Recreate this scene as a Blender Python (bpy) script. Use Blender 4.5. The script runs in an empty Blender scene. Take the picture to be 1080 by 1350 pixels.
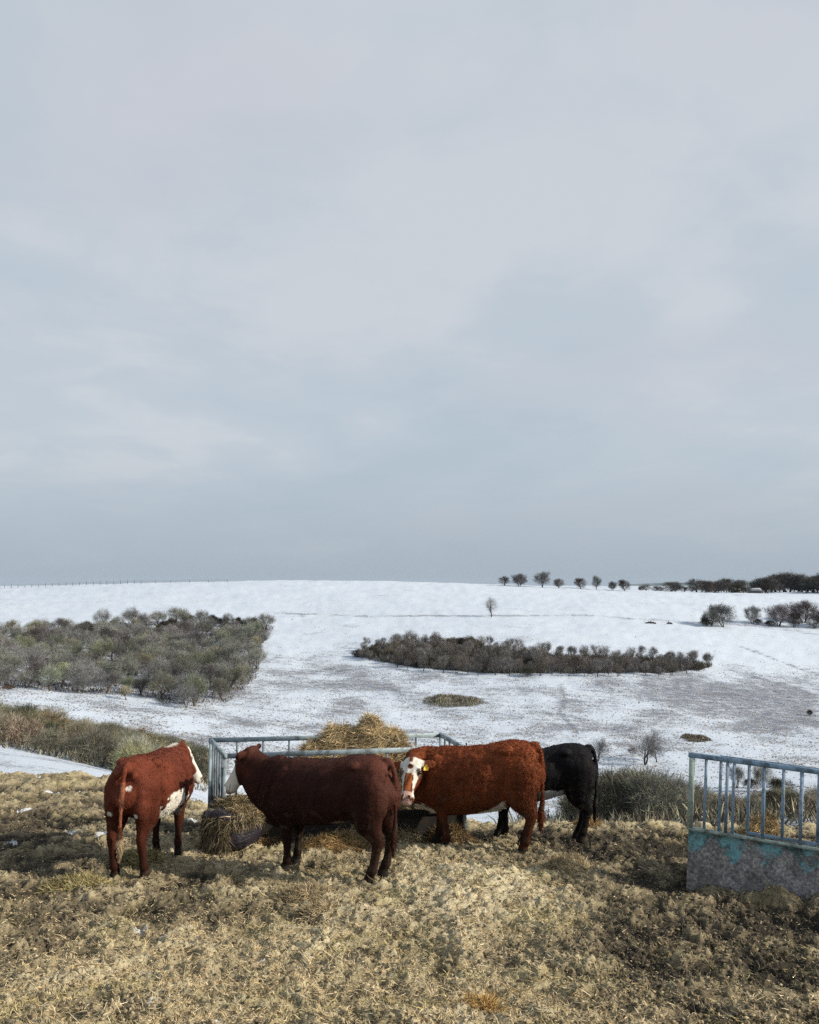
import bpy, math, random
import numpy as np
from mathutils import Vector, Matrix

R = math.radians
random.seed(7)
rng = np.random.default_rng(7)
SC = bpy.context.scene
COL = SC.collection

# ------------------------------------------------------------------ camera
CZ = 4.0                       # eye height above the scene's datum
PITCH = math.atan(93 / 1080)   # the phone was tipped up a little
F = 1080.0
cam_d = bpy.data.cameras.new('camera')
cam = bpy.data.objects.new('camera', cam_d)
COL.objects.link(cam)
cam.location = (0, 0, CZ)
cam.rotation_euler = (R(90) + PITCH, 0, 0)
cam_d.sensor_fit = 'HORIZONTAL'
cam_d.sensor_width = 36
cam_d.lens = 36.0
cam_d.clip_start = 0.1
cam_d.clip_end = 20000
SC.camera = cam

# ------------------------------------------------------------------ light
SUN_DIR = Vector((0.97, -0.23, 0.0)).normalized()
SUN_EL = R(27)
SUN_VEC = Vector((SUN_DIR.x * math.cos(SUN_EL), SUN_DIR.y * math.cos(SUN_EL), math.sin(SUN_EL)))
sd = bpy.data.lights.new('sun', 'SUN')
sd.energy = 4.8
sd.angle = R(1.2)
sd.color = (1.0, 0.89, 0.73)
sun = bpy.data.objects.new('sun', sd)
COL.objects.link(sun)
sun.rotation_euler = SUN_VEC.to_track_quat('Z', 'Y').to_euler()
sun.location = (30, -10, 30)

world = bpy.data.worlds.new('World')
SC.world = world
world.use_nodes = True
SC.view_settings.view_transform = 'Standard'
SC.view_settings.look = 'None'
SC.view_settings.gamma = 1
SC.cycles.use_denoising = False
SC.cycles.sample_clamp_indirect = 2.5
SC.view_settings.exposure = 0.28


class NT:
    """tiny node helper"""
    def __init__(s, tree):
        s.t = tree
        s.n = tree.nodes
        s.l = tree.links

    def add(s, kind, ins=None, **props):
        nd = s.n.new(kind)
        for k, v in props.items():
            setattr(nd, k, v)
        for k, v in (ins or {}).items():
            s.put(nd.inputs[k], v)
        return nd

    def put(s, sock, v):
        if isinstance(v, bpy.types.NodeSocket):
            s.l.new(v, sock)
        else:
            sock.default_value = v

    def math(s, op, a, b=0.0, c=None, clamp=False):
        nd = s.add('ShaderNodeMath', operation=op, use_clamp=clamp)
        s.put(nd.inputs[0], a)
        s.put(nd.inputs[1], b)
        if c is not None:
            s.put(nd.inputs[2], c)
        return nd.outputs[0]

    def mix(s, fac, a, b, mode='MIX'):
        nd = s.add('ShaderNodeMix', data_type='RGBA', blend_type=mode)
        s.put(nd.inputs[0], fac)
        s.put(nd.inputs[6], a)
        s.put(nd.inputs[7], b)
        return nd.outputs[2]

    def noise(s, vec, scale, detail=4, rough=0.55, dist=0.0):
        nd = s.add('ShaderNodeTexNoise')
        if vec is not None:
            s.put(nd.inputs['Vector'], vec)
        nd.inputs['Scale'].default_value = scale
        nd.inputs['Detail'].default_value = detail
        nd.inputs['Roughness'].default_value = rough
        nd.inputs['Distortion'].default_value = dist
        return nd.outputs[0]

    def ramp(s, fac, stops):
        nd = s.add('ShaderNodeValToRGB')
        s.put(nd.inputs[0], fac)
        e = nd.color_ramp.elements
        while len(e) < len(stops):
            e.new(0.5)
        for el, (p, c) in zip(e, stops):
            el.position = p
            el.color = (*c, 1) if len(c) == 3 else c
        return nd.outputs[0]

    def map(s, v, a, b, c=0.0, d=1.0, smooth=True):
        nd = s.add('ShaderNodeMapRange', interpolation_type='SMOOTHSTEP' if smooth else 'LINEAR')
        s.put(nd.inputs[0], v)
        for i, x in zip((1, 2, 3, 4), (a, b, c, d)):
            nd.inputs[i].default_value = x
        return nd.outputs[0]


# sky: a Nishita sky seen through an even sheet of stratus
w = NT(world.node_tree)
bg = world.node_tree.nodes['Background']
sky = w.add('ShaderNodeTexSky', sky_type='NISHITA', sun_disc=False)
sky.sun_elevation = SUN_EL
sky.sun_rotation = math.atan2(SUN_DIR.x, SUN_DIR.y)
sky.air_density = 1.0
sky.dust_density = 2.0
tc = w.add('ShaderNodeTexCoord')
sep = w.add('ShaderNodeSeparateXYZ', {0: tc.outputs['Generated']})
zc = w.math('ADD', w.math('MAXIMUM', sep.outputs[2], 0.0), 0.22)
cx = w.math('DIVIDE', sep.outputs[0], zc)
cy = w.math('DIVIDE', sep.outputs[1], zc)
cv = w.add('ShaderNodeCombineXYZ', {0: cx, 1: cy, 2: 0.7}).outputs[0]
n1 = w.noise(cv, 1.0, 6, 0.50, 0.35)
n2 = w.noise(cv, 3.1, 5, 0.55, 0.3)
cv2 = w.add('ShaderNodeVectorMath', {0: cv, 1: (5.1, 2.2, 9.0)}, operation='ADD').outputs[0]
n3 = w.noise(cv2, 1.1, 3, 0.45, 0.3)
nn = w.math('ADD', w.math('MULTIPLY', n1, 0.64), w.math('MULTIPLY', n2, 0.36))
cloud = w.ramp(nn, [(0.37, (3.95, 4.68, 5.28)), (0.46, (4.28, 4.92, 5.46)), (0.53, (4.50, 5.02, 5.58)), (0.62, (5.15, 5.45, 5.85))])
warm = w.mix(w.map(n3, 0.45, 0.65, 0, 0.5), cloud, (4.65, 4.85, 5.45, 1))
hz = w.map(sep.outputs[2], -0.03, 0.20, 0.0, 1.0)
base = w.mix(hz, (3.25, 3.88, 4.50, 1), warm)
allsky = w.mix(0.94, sky.outputs[0], base)
w.put(bg.inputs[0], allsky)
bg.inputs[1].default_value = 0.1

# ------------------------------------------------------------------ noise
_perm = rng.permutation(4096)


def _h2(ix, iy):
    return _perm[(_perm[ix & 4095] + iy) & 4095]


def perlin(x, y, seed=0):
    x = np.asarray(x, float) + seed * 17.13
    y = np.asarray(y, float) + seed * 9.71
    ix = np.floor(x).astype(int)
    iy = np.floor(y).astype(int)
    fx = x - ix
    fy = y - iy
    u = fx * fx * fx * (fx * (fx * 6 - 15) + 10)
    v = fy * fy * fy * (fy * (fy * 6 - 15) + 10)

    def g(i, j, dx, dy):
        a = _h2(i, j) * (2 * math.pi / 4096)
        return np.cos(a) * dx + np.sin(a) * dy
    a = g(ix, iy, fx, fy)
    b = g(ix + 1, iy, fx - 1, fy)
    c = g(ix, iy + 1, fx, fy - 1)
    d = g(ix + 1, iy + 1, fx - 1, fy - 1)
    return (a + (b - a) * u + (c + (d - c) * u - a - (b - a) * u) * v) * 1.5


def fbm(x, y, octs=4, seed=0, gain=0.5):
    s = 0
    a = 1
    f = 1
    for k in range(octs):
        s = s + a * perlin(np.asarray(x) * f, np.asarray(y) * f, seed + k)
        a *= gain
        f *= 2.03
    return s


def noise3(p, f, seed=0):
    return (perlin(p[:, 0] * f, p[:, 1] * f, seed) + perlin(p[:, 1] * f + 3, p[:, 2] * f, seed + 5) + perlin(p[:, 2] * f, p[:, 0] * f + 7, seed + 9)) / 1.8


def sstep(x, a, b):
    t = np.clip((np.asarray(x, float) - a) / (b - a), 0, 1)
    return t * t * (3 - 2 * t)


# ------------------------------------------------------------------ terrain (measured from the photo)
def ray(px, py):
    """direction through photo pixel, scaled so that y = 1"""
    a = (px - 540) / F
    b = (675 - py) / F
    y = math.cos(PITCH) - b * math.sin(PITCH)
    z = math.sin(PITCH) + b * math.cos(PITCH)
    return a / y, z / y


PXS = [-700, -150, 0, 140, 270, 400, 540, 700, 850, 950, 1080, 1700]
FAR_D = [24, 30, 42, 60, 90, 120, 150, 180, 220, 260, 320, 380]
FAR = {
    -700: [1010, 990, 965, 930, 925, 895, 870, 850, 828, 812, 792, 780],
    -150: [1010, 992, 968, 938, 945, 910, 880, 858, 832, 816, 795, 778],
    0:    [1019, 1002, 985, 955, 968, 925, 893, 868, 841, 820, 795, 775],
    140:  [1036, 1024, 1014, 985, 985, 945, 910, 878, 846, 822, 794, 769],
    270:  [1072, 1060, 1045, 1010, 1010, 968, 925, 888, 852, 826, 793, 765],
    400:  [1092, 1100, 1100, 1085, 1040, 985, 940, 903, 862, 832, 793, 762.5],
    540:  [1092, 1100, 1110, 1100, 1055, 1000, 945, 905, 860, 830, 791, 765],
    700:  [1090, 1100, 1110, 1105, 1060, 1005, 950, 908, 860, 828, 792, 771],
    850:  [1080, 1085, 1095, 1090, 1060, 1010, 955, 912, 866, 833, 796, 778],
    950:  [1078, 1080, 1087, 1082, 1058, 1010, 960, 920, 874, 839, 801, 782],
    1080: [1075, 1075, 1080, 1075, 1055, 1012, 965, 930, 888, 850, 812, 789],
    1700: [1060, 1060, 1060, 1055, 1040, 1005, 968, 940, 900, 868, 832, 815],
}
BEYOND = {  # ground behind the crest (rows at 460, 520, 700, 1600)
    'l': [772, 776, 780, 776], 'm': [775, 777, 779, 775], 'r': [782, 780.5, 779, 773]}
NEAR_D = [0.5, 1, 3, 4.5, 6.5, 8.5, 9.5, 10.5, 11.5, 12.5, 13.7, 15, 18, 20]
NEAR_R = [-1.6, -1.6, -2.05, -2.5, -2.97, -3.3, -3.42, -3.5, -3.58, -3.74, -3.93, -4.7, -6.2, -7.0]
NEAR_M = [-1.6, -1.6, -2.05, -2.5, -2.97, -3.2, -3.27, -3.35, -3.47, -3.65, -3.9, -4.35, -5.8, -6.7]
NEAR_L = [-1.6, -1.6, -2.05, -2.5, -2.97, -3.2, -3.28, -3.34, -3.42, -3.52, -3.64, -3.75, -4.06, -4.75]


def build_table():
    lds = np.log(np.array(NEAR_D + FAR_D + [460, 520, 700, 1600, 6000]))
    cols = []
    us = []
    for px in PXS:
        us.append(ray(px, 880)[0])
        if px <= 140:
            near = np.array(NEAR_L)
        elif px <= 270:
            near = 0.7 * np.array(NEAR_L) + 0.3 * np.array(NEAR_M)
        elif px <= 850:
            near = np.array(NEAR_M)
        else:
            near = np.array(NEAR_R)
        s = list(near / np.array(NEAR_D))
        for r in FAR[px]:
            s.append(ray(px, r)[1])
        for r in BEYOND['l' if px < 600 else ('m' if px < 800 else 'r')]:
            s.append(ray(px, r if px < 600 or px > 1000 or r > 0 else r)[1])
        s.append(ray(px, 772)[1])
        cols.append(s)
    us = np.array(us)
    cols = np.array(cols)          # [px, d]
    LG = np.linspace(math.log(0.5), math.log(6000), 1600)
    UG = np.linspace(us[0], us[-1], 260)
    T = np.stack([np.interp(LG, lds, c) for c in cols])
    k = np.exp(-0.5 * (np.arange(-14, 15) / 6.0) ** 2)
    k /= k.sum()
    T = np.stack([np.convolve(np.pad(t, 14, mode='edge'), k, mode='valid') for t in T])
    T2 = np.stack([np.interp(UG, us, T[:, j]) for j in range(T.shape[1])], axis=1)
    k = np.exp(-0.5 * (np.arange(-12, 13) / 5.0) ** 2)
    k /= k.sum()
    T3 = np.stack([np.convolve(np.pad(T2[:, j], 12, mode='edge'), k, mode='valid') for j in range(T2.shape[1])], axis=1)
    return UG, LG, T3


UG, LG, TT = build_table()


def ground(x, y):
    """smooth ground height, world z"""
    x = np.asarray(x, float)
    y = np.asarray(y, float)
    d = np.maximum(y, 0.6)
    u = np.clip(x / d, UG[0], UG[-1] - 1e-6)
    l = np.clip(np.log(d), LG[0], LG[-1] - 1e-6)
    fu = (u - UG[0]) / (UG[1] - UG[0])
    fl = (l - LG[0]) / (LG[1] - LG[0])
    iu = np.minimum(fu.astype(int), len(UG) - 2)
    il = np.minimum(fl.astype(int), len(LG) - 2)
    a = fu - iu
    b = fl - il
    s = (TT[iu, il] * (1 - a) * (1 - b) + TT[iu + 1, il] * a * (1 - b) + TT[iu, il + 1] * (1 - a) * b + TT[iu + 1, il + 1] * a * b)
    return CZ + s * d


def hill_bumps(x, y):
    k = sstep(y, 60, 130) * (1 - sstep(y, 900, 1600))
    return k * (0.30 * fbm(x / 22, y / 22, 3, 3) + 0.16 * perlin(x / 3.1, y / 3.1, 8))


def gz(x, y):
    return float(ground(x, y) + hill_bumps(x, y))


def hit(px, py, dmin=2.0):
    """where the view ray through a photo pixel meets the ground at or beyond dmin"""
    u, s = ray(px, py)
    d = dmin
    ds = np.exp(np.linspace(math.log(dmin), math.log(3000), 3000))
    z = CZ + s * ds
    g = ground(u * ds, ds)
    idx = np.where(z <= g)[0]
    i = idx[0] if len(idx) else len(ds) - 1
    return float(u * ds[i]), float(ds[i])


def yard_edge(x, y):
    """1 inside the trampled yard, 0 beyond its lip"""
    u = x / np.maximum(y, 0.6)
    lim = np.interp(u, [-0.6, -0.37, -0.25, -0.1, 0.6], [18.4, 17.6, 15.2, 13.8, 13.9])
    return 1 - sstep(y, lim + 0.3, lim + 1.6)


def blob(x, y, px, py, rx, ry):
    """soft patch on the yard centred where photo pixel px,py lies; radii in metres"""
    cx_, cy_ = hit(px, py)
    return np.exp(-(((x - cx_) / rx) ** 2 + ((y - cy_) / ry) ** 2))


def hay_mask(x, y):
    m = 0.52 + 0.25 * fbm(x / 1.1, y / 1.1, 3, 21) + 0.22 * perlin(x / 0.28, y / 0.24, 24)
    m = m + 0.85 * blob(x, y, 610, 1165, 0.95, 1.2) + 0.40 * blob(x, y, 690, 1190, 0.6, 0.7)
    m = m + 0.30 * blob(x, y, 150, 1280, 1.6, 1.2) + 0.30 * blob(x, y, 500, 1300, 1.6, 0.9) + 0.18 * blob(x, y, 420, 1220, 1.6, 1.0)
    m = m + 0.3 * blob(x, y, 440, 1120, 0.9, 0.8) + 0.25 * blob(x, y, 250, 1120, 0.8, 0.8) + 0.2 * blob(x, y, 640, 1330, 1.5, 0.6)
    m = m - 0.60 * blob(x, y, 850, 1110, 1.3, 1.8) - 0.48 * blob(x, y, 1010, 1200, 1.2, 1.2) - 0.35 * blob(x, y, 930, 1260, 1.1, 1.0)
    m = m - 0.25 * blob(x, y, 60, 1080, 1.4, 2.2) - 0.25 * blob(x, y, 30, 1160, 0.9, 0.8) - 0.5 * blob(x, y, 660, 1098, 0.8, 0.7)
    m = m - 0.25 * blob(x, y, 130, 1310, 0.35, 0.3) - 0.3 * blob(x, y, 480, 1165, 0.35, 0.3) - 0.2 * blob(x, y, 330, 1190, 0.5, 0.35)
    m = m - 0.45 * blob(x, y, 1020, 1085, 1.6, 1.5) - 0.28 * blob(x, y, 60, 1040, 2.6, 2.8) - 0.2 * blob(x, y, 830, 1075, 1.2, 1.0) - 0.25 * blob(x, y, 200, 1060, 1.0, 1.5)
    return np.clip(m, 0, 1)


def yard_disp(x, y, hay):
    wx = x + 0.10 * perlin(x * 3, y * 3, 31)
    wy = y + 0.10 * perlin(x * 3, y * 3, 32)
    z = 0.055 * fbm(wx / 0.9, wy / 0.9, 2, 33)
    wx2 = wx + 0.05 * perlin(x * 9, y * 9, 43)
    wy2 = wy + 0.05 * perlin(x * 9, y * 9, 44)
    big = np.abs(perlin(wx / 0.42, wy / 0.34, 34))
    z = z + 0.105 * big * (1.0 - 0.35 * hay)
    clod = np.abs(perlin(wx2 / 0.15, wy2 / 0.12, 35))
    z = z + 0.085 * clod * (1.0 - 0.30 * hay)
    clod2 = np.abs(perlin(wx2 / 0.060, wy2 / 0.055, 36))
    z = z + 0.048 * clod2
    z = z + 0.022 * perlin(wx2 / 0.030, wy2 / 0.028, 37) - 0.105
    z = z + 0.12 * blob(x, y, 610, 1165, 0.7, 0.9)
    z = z + 0.16 * np.exp(-((np.abs((y - 9.25) + 0.38 * (x - 3.2)) / 0.28) ** 2)) * sstep(x, 3.0, 3.35) * (0.7 + 0.5 * perlin(x / 0.4, y / 0.4, 47))
    edge = sstep(y, 12, 14)
    z = z + edge * (0.10 * fbm(x / 0.7, y / 0.7, 2, 41) + 0.05)
    return z


# ------------------------------------------------------------------ mesh + object helpers
def link(o, parent=None):
    COL.objects.link(o)
    if parent is not None:
        o.parent = parent
    return o


def mesh_np(name, V, Fq=None, Ft=None, mat=None, parent=None, smooth=False, attrs=None, raw=False):
    """V (n,3); Fq (m,4) and/or Ft (k,3) index arrays; attrs {name: (n,4) colour or (n,) float}"""
    V = np.asarray(V, np.float32).reshape(-1, 3)
    loops = []
    starts = []
    n = 0
    if Fq is not None and len(Fq):
        Fq = np.asarray(Fq, np.int32)
        loops.append(Fq.ravel())
        starts.append(np.arange(len(Fq)) * 4)
        n = len(Fq) * 4
    if Ft is not None and len(Ft):
        Ft = np.asarray(Ft, np.int32)
        loops.append(Ft.ravel())
        starts.append(n + np.arange(len(Ft)) * 3)
    loops = np.concatenate(loops).astype(np.int32)
    starts = np.concatenate(starts).astype(np.int32)
    me = bpy.data.meshes.new(name)
    me.vertices.add(len(V))
    me.vertices.foreach_set('co', V.ravel())
    me.loops.add(len(loops))
    me.loops.foreach_set('vertex_index', loops)
    me.polygons.add(len(starts))
    me.polygons.foreach_set('loop_start', starts)
    me.update(calc_edges=True)
    if smooth:
        me.polygons.foreach_set('use_smooth', np.ones(len(starts), bool))
    for k, a in (attrs or {}).items():
        a = np.asarray(a, np.float32)
        if a.ndim == 1:
            at = me.attributes.new(k, 'FLOAT', 'POINT')
            at.data.foreach_set('value', a)
        else:
            at = me.attributes.new(k, 'FLOAT_COLOR', 'POINT')
            if a.shape[1] == 3:
                a = np.concatenate([a, np.ones((len(a), 1), np.float32)], 1)
            at.data.foreach_set('color', a.ravel())
    if mat:
        me.materials.append(mat)
    if raw:
        return me
    o = bpy.data.objects.new(name, me)
    return link(o, parent)


def empty(name, loc=(0, 0, 0), rz=0.0):
    o = bpy.data.objects.new(name, None)
    o.location = loc
    o.rotation_euler = (0, 0, rz)
    o.empty_display_size = 0.3
    return link(o)


def tag(o, label=None, cat=None, group=None, kind=None):
    if label:
        o['label'] = label
    if cat:
        o['category'] = cat
    if group:
        o['group'] = group
    if kind:
        o['kind'] = kind
    return o


class MB:
    """collects boxes and tubes into one mesh"""
    def __init__(s):
        s.V = []
        s.Q = []
        s.T = []
        s.n = 0

    def add(s, V, Q=(), T=()):
        V = np.asarray(V, float).reshape(-1, 3)
        s.V.append(V)
        if len(Q):
            s.Q.append(np.asarray(Q) + s.n)
        if len(T):
            s.T.append(np.asarray(T) + s.n)
        s.n += len(V)
        return s

    def tube(s, pts, rad, n=6, caps=True, flat=1.0):
        pts = np.asarray(pts, float)
        rad = np.broadcast_to(np.asarray(rad, float), (len(pts),))
        t = np.gradient(pts, axis=0)
        t /= np.linalg.norm(t, axis=1)[:, None] + 1e-9
        ref = np.array([0, 0, 1.0]) if abs(t[0][2]) < 0.9 else np.array([1.0, 0, 0])
        V = []
        for p, tt, r in zip(pts, t, rad):
            a = np.cross(tt, ref)
            a /= np.linalg.norm(a) + 1e-9
            b = np.cross(a, tt)
            ang = np.arange(n) * 2 * math.pi / n
            V.append(p + r * (np.cos(ang)[:, None] * a + flat * np.sin(ang)[:, None] * b))
        V = np.concatenate(V)
        Q = []
        for i in range(len(pts) - 1):
            for k in range(n):
                k2 = (k + 1) % n
                Q.append((i * n + k, i * n + k2, (i + 1) * n + k2, (i + 1) * n + k))
        T = []
        if caps:
            V = np.concatenate([V, pts[:1], pts[-1:]])
            c0 = len(V) - 2
            m = (len(pts) - 1) * n
            for k in range(n):
                k2 = (k + 1) % n
                T.append((c0, k2, k))
                T.append((c0 + 1, m + k, m + k2))
        return s.add(V, Q, T)

    def beam(s, p0, p1, wd, ht, up=(0, 0, 1), bev=0.004):
        """rectangular bar with chamfered long edges"""
        p0 = np.array(p0, float)
        p1 = np.array(p1, float)
        t = p1 - p0
        t /= np.linalg.norm(t)
        a = np.cross(t, np.array(up, float))
        a /= np.linalg.norm(a)
        b = np.cross(a, t)
        hw, hh = wd / 2, ht / 2
        sec = [(-hw + bev, -hh), (hw - bev, -hh), (hw, -hh + bev), (hw, hh - bev), (hw - bev, hh), (-hw + bev, hh), (-hw, hh - bev), (-hw, -hh + bev)]
        V = [p + a * x + b * y for p in (p0, p1) for x, y in sec]
        V += [p0, p1]
        Q = [(k, (k + 1) % 8, 8 + (k + 1) % 8, 8 + k) for k in range(8)]
        T = [(16, (k + 1) % 8, k) for k in range(8)] + [(17, 8 + k, 8 + (k + 1) % 8) for k in range(8)]
        return s.add(V, Q, T)

    def build(s, name, mat, parent=None, smooth=False, attrs=None, raw=False):
        V = np.concatenate(s.V)
        Q = np.concatenate(s.Q) if s.Q else None
        T = np.concatenate(s.T) if s.T else None
        return mesh_np(name, V, Q, T, mat, parent, smooth, attrs, raw)


def grid_faces(nr, nc):
    i = np.arange(nr - 1)[:, None] * nc + np.arange(nc - 1)[None, :]
    i = i.ravel()
    return np.stack([i, i + 1, i + nc + 1, i + nc], 1)


# ------------------------------------------------------------------ materials
def new_mat(name, rough=0.9, spec=0.2):
    m = bpy.data.materials.new(name)
    m.use_nodes = True
    t = NT(m.node_tree)
    b = m.node_tree.nodes['Principled BSDF']
    b.inputs['Roughness'].default_value = rough
    b.inputs['Specular IOR Level'].default_value = spec
    return m, t, b


def bump(t, b, height, strength=0.5, dist=0.02):
    nd = t.add('ShaderNodeBump', {'Height': height, 'Strength': strength, 'Distance': dist})
    t.put(b.inputs['Normal'], nd.outputs[0])


def attr(t, name, out='Color'):
    nd = t.add('ShaderNodeAttribute')
    nd.attribute_name = name
    return nd.outputs[out]


def m_snowfield():
    m, t, b = new_mat('snowy_grass', 0.85, 0.25)
    pos = t.add('ShaderNodeNewGeometry').outputs['Position']
    bare = attr(t, 'bare', 'Fac')
    grain = t.noise(pos, 3.6, 5, 0.75)
    tuft = t.noise(pos, 0.55, 5, 0.65)
    big = t.noise(pos, 0.045, 4, 0.55)
    sc = t.add('ShaderNodeVectorMath', {0: pos, 1: (0.5, 1.6, 1.0)}, operation='MULTIPLY').outputs[0]
    streak = t.noise(sc, 0.35, 4, 0.6, 0.5)
    a = t.math('ADD', t.math('MULTIPLY', grain, 0.70), t.math('MULTIPLY', tuft, 0.30))
    a = t.math('ADD', a, t.math('MULTIPLY', t.math('SUBTRACT', streak, 0.5), 0.25))
    thr = t.math('SUBTRACT', 0.635, t.math('MULTIPLY', bare, 0.24))
    thr = t.math('SUBTRACT', thr, t.math('MULTIPLY', t.math('SUBTRACT', big, 0.5), 0.12))
    f = t.math('MULTIPLY', t.math('SUBTRACT', a, thr), 8.0, clamp=True)
    f = t.math('MULTIPLY', f, t.map(bare, 0.0, 0.6, 0.62, 0.95))
    grass = t.ramp(t.noise(pos, 0.9, 3, 0.6), [(0.3, (0.10, 0.125, 0.19)), (0.55, (0.15, 0.16, 0.20)), (0.7, (0.22, 0.20, 0.18))])
    snow = t.mix(t.noise(pos, 0.12, 3, 0.6), (0.45, 0.525, 0.635, 1), (0.55, 0.605, 0.68, 1))
    c = t.mix(f, snow, grass)
    t.put(b.inputs['Base Color'], c)
    bump(t, b, t.math('SUBTRACT', t.math('ADD', grain, tuft), f), 0.7, 0.14)
    return m


def m_yard():
    m, t, b = new_mat('trampled_hay_mud', 0.85, 0.25)
    pos = t.add('ShaderNodeNewGeometry').outputs['Position']
    hay = attr(t, 'hay', 'Fac')
    hgt = attr(t, 'relief', 'Fac')
    snow = attr(t, 'snow', 'Fac')
    fine = t.noise(pos, 34, 5, 0.7)
    med = t.noise(pos, 7, 4, 0.6, 0.6)
    st = t.add('ShaderNodeVectorMath', {0: pos, 1: (1.0, 3.0, 1.0)}, operation='MULTIPLY').outputs[0]
    fib = t.noise(st, 22, 4, 0.7, 2.5)
    k = t.math('ADD', t.math('MULTIPLY', hay, 0.95), t.math('MULTIPLY', hgt, 0.42))  # relief also tints: crevices painted darker as if shaded, tops paler
    k = t.math('ADD', k, t.math('MULTIPLY', t.math('SUBTRACT', med, 0.5), 0.9))
    k = t.math('ADD', k, t.math('MULTIPLY', t.math('SUBTRACT', fib, 0.5), 1.1))
    k = t.math('ADD', t.math('MULTIPLY', k, 0.86), 0.05)
    c = t.ramp(k, [(0.02, (0.026, 0.022, 0.017)), (0.20, (0.105, 0.086, 0.056)), (0.42, (0.265, 0.220, 0.140)), (0.68, (0.47, 0.405, 0.260)), (1.0, (0.66, 0.59, 0.41))])
    c = t.mix(t.map(fine, 0.35, 0.7, 0.0, 0.45), c, t.mix(0.5, c, (0.05, 0.045, 0.03, 1)))
    gr = t.map(t.noise(pos, 1.3, 3, 0.6), 0.5, 0.68, 0.0, 0.45)
    c = t.mix(gr, c, t.mix(1.0, c, (0.84, 0.86, 0.66, 1), 'MULTIPLY'))
    c = t.mix(t.math('MULTIPLY', snow, t.map(fine, 0.36, 0.5)), c, (0.72, 0.76, 0.82, 1))
    t.put(b.inputs['Base Color'], c)
    bump(t, b, t.math('ADD', fine, t.math('MULTIPLY', fib, 1.2)), 0.8, 0.02)
    return m


def m_attr(name, an='col', rough=0.9, spec=0.15, bscale=None, bstr=0.5, bdist=0.01, transl=0.0, vary=0.0):
    m, t, b = new_mat(name, rough, spec)
    c = attr(t, an)
    if vary:
        oi = t.add('ShaderNodeObjectInfo').outputs['Random']
        hs = t.add('ShaderNodeHueSaturation', {'Color': c, 'Hue': t.map(oi, 0, 1, 0.5 - vary * 0.05, 0.5 + vary * 0.05, False),
                                               'Value': t.map(t.math('FRACT', t.math('MULTIPLY', oi, 7.3)), 0, 1, 1 - vary * 0.45, 1 + vary * 0.5, False),
                                               'Saturation': t.map(t.math('FRACT', t.math('MULTIPLY', oi, 3.7)), 0, 1, 1 - vary * 0.4, 1 + vary * 0.3, False)})
        c = hs.outputs[0]
    t.put(b.inputs['Base Color'], c)
    if bscale:
        pos = t.add('ShaderNodeTexCoord').outputs['Object']
        bump(t, b, t.noise(pos, bscale, 4, 0.65), bstr, bdist)
    return m


def m_paint(name, col, dark, rough=0.5, scale=9, metal=0.0, k=(0.42, 0.66)):
    """worn paint or metal: colour with darker rust and dirt patches"""
    m, t, b = new_mat(name, rough, 0.4)
    pos = t.add('ShaderNodeTexCoord').outputs['Object']
    n = t.noise(pos, scale, 6, 0.65, 0.5)
    n2 = t.noise(pos, scale * 5, 3, 0.6)
    f = t.map(t.math('ADD', t.math('MULTIPLY', n, 0.8), t.math('MULTIPLY', n2, 0.2)), k[0], k[1])
    t.put(b.inputs['Base Color'], t.mix(f, (*col, 1), (*dark, 1)))
    t.put(b.inputs['Roughness'], t.map(f, 0, 1, rough, min(1, rough + 0.3)))
    b.inputs['Metallic'].default_value = metal
    bump(t, b, n2, 0.2, 0.004)
    return m


M_SNOW = m_snowfield()
M_YARD = m_yard()
M_STRAW = m_attr('straw', rough=0.75, spec=0.3)
M_COAT = m_attr('cow_coat', rough=0.72, spec=0.10, bscale=38, bstr=0.5, bdist=0.012)
M_BARK = m_attr('bark', rough=0.95, spec=0.1, vary=0.5)
M_TWIG = m_attr('twigs', rough=0.95, spec=0.05, vary=0.9)
M_BLUE = m_paint('galvanised_blue_rail', (0.235, 0.36, 0.49), (0.075, 0.105, 0.13), 0.45, 7, 0.15)
M_GALV = m_paint('pale_galvanised_rail', (0.30, 0.38, 0.43), (0.10, 0.12, 0.13), 0.45, 7, 0.1)
M_GALVD = m_paint('dull_galvanised_bar', (0.13, 0.17, 0.21), (0.06, 0.07, 0.08), 0.5, 9, 0.1)
M_BARS = m_paint('blue_painted_bar', (0.25, 0.35, 0.47), (0.11, 0.13, 0.15), 0.5, 9)
M_PALE = m_paint('weathered_pale_post', (0.36, 0.44, 0.40), (0.13, 0.15, 0.13), 0.6, 8)
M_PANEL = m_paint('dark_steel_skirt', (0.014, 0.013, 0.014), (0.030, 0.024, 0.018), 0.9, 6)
M_TAG = new_mat('yellow_plastic_tag', 0.4, 0.4)[0]
M_TAG.node_tree.nodes['Principled BSDF'].inputs['Base Color'].default_value = (0.80, 0.52, 0.05, 1)
M_EYE = new_mat('dark_eye', 0.15, 0.5)[0]
M_EYE.node_tree.nodes['Principled BSDF'].inputs['Base Color'].default_value = (0.008, 0.006, 0.005, 1)


# ------------------------------------------------------------------ ground meshes
def px_of(x, y, z):
    yc = -y * math.sin(PITCH) + (z - CZ) * math.cos(PITCH)
    zz = y * math.cos(PITCH) + (z - CZ) * math.sin(PITCH)
    return 540 + F * x / zz, 675 - F * yc / zz


def seg_dist(px, py, pts, sy=1.0):
    """distance in photo pixels to a polyline (rows weighted by sy): places the worn tracks and banks on the hill"""
    best = np.full(np.shape(px), 1e9)
    for (x0, y0), (x1, y1) in zip(pts[:-1], pts[1:]):
        dx, dy = x1 - x0, (y1 - y0) * sy
        t = np.clip(((px - x0) * dx + (py - y0) * sy * dy) / (dx * dx + dy * dy), 0, 1)
        d = np.hypot(px - x0 - t * dx, (py - y0) * sy - t * dy)
        best = np.minimum(best, d)
    return best


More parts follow.
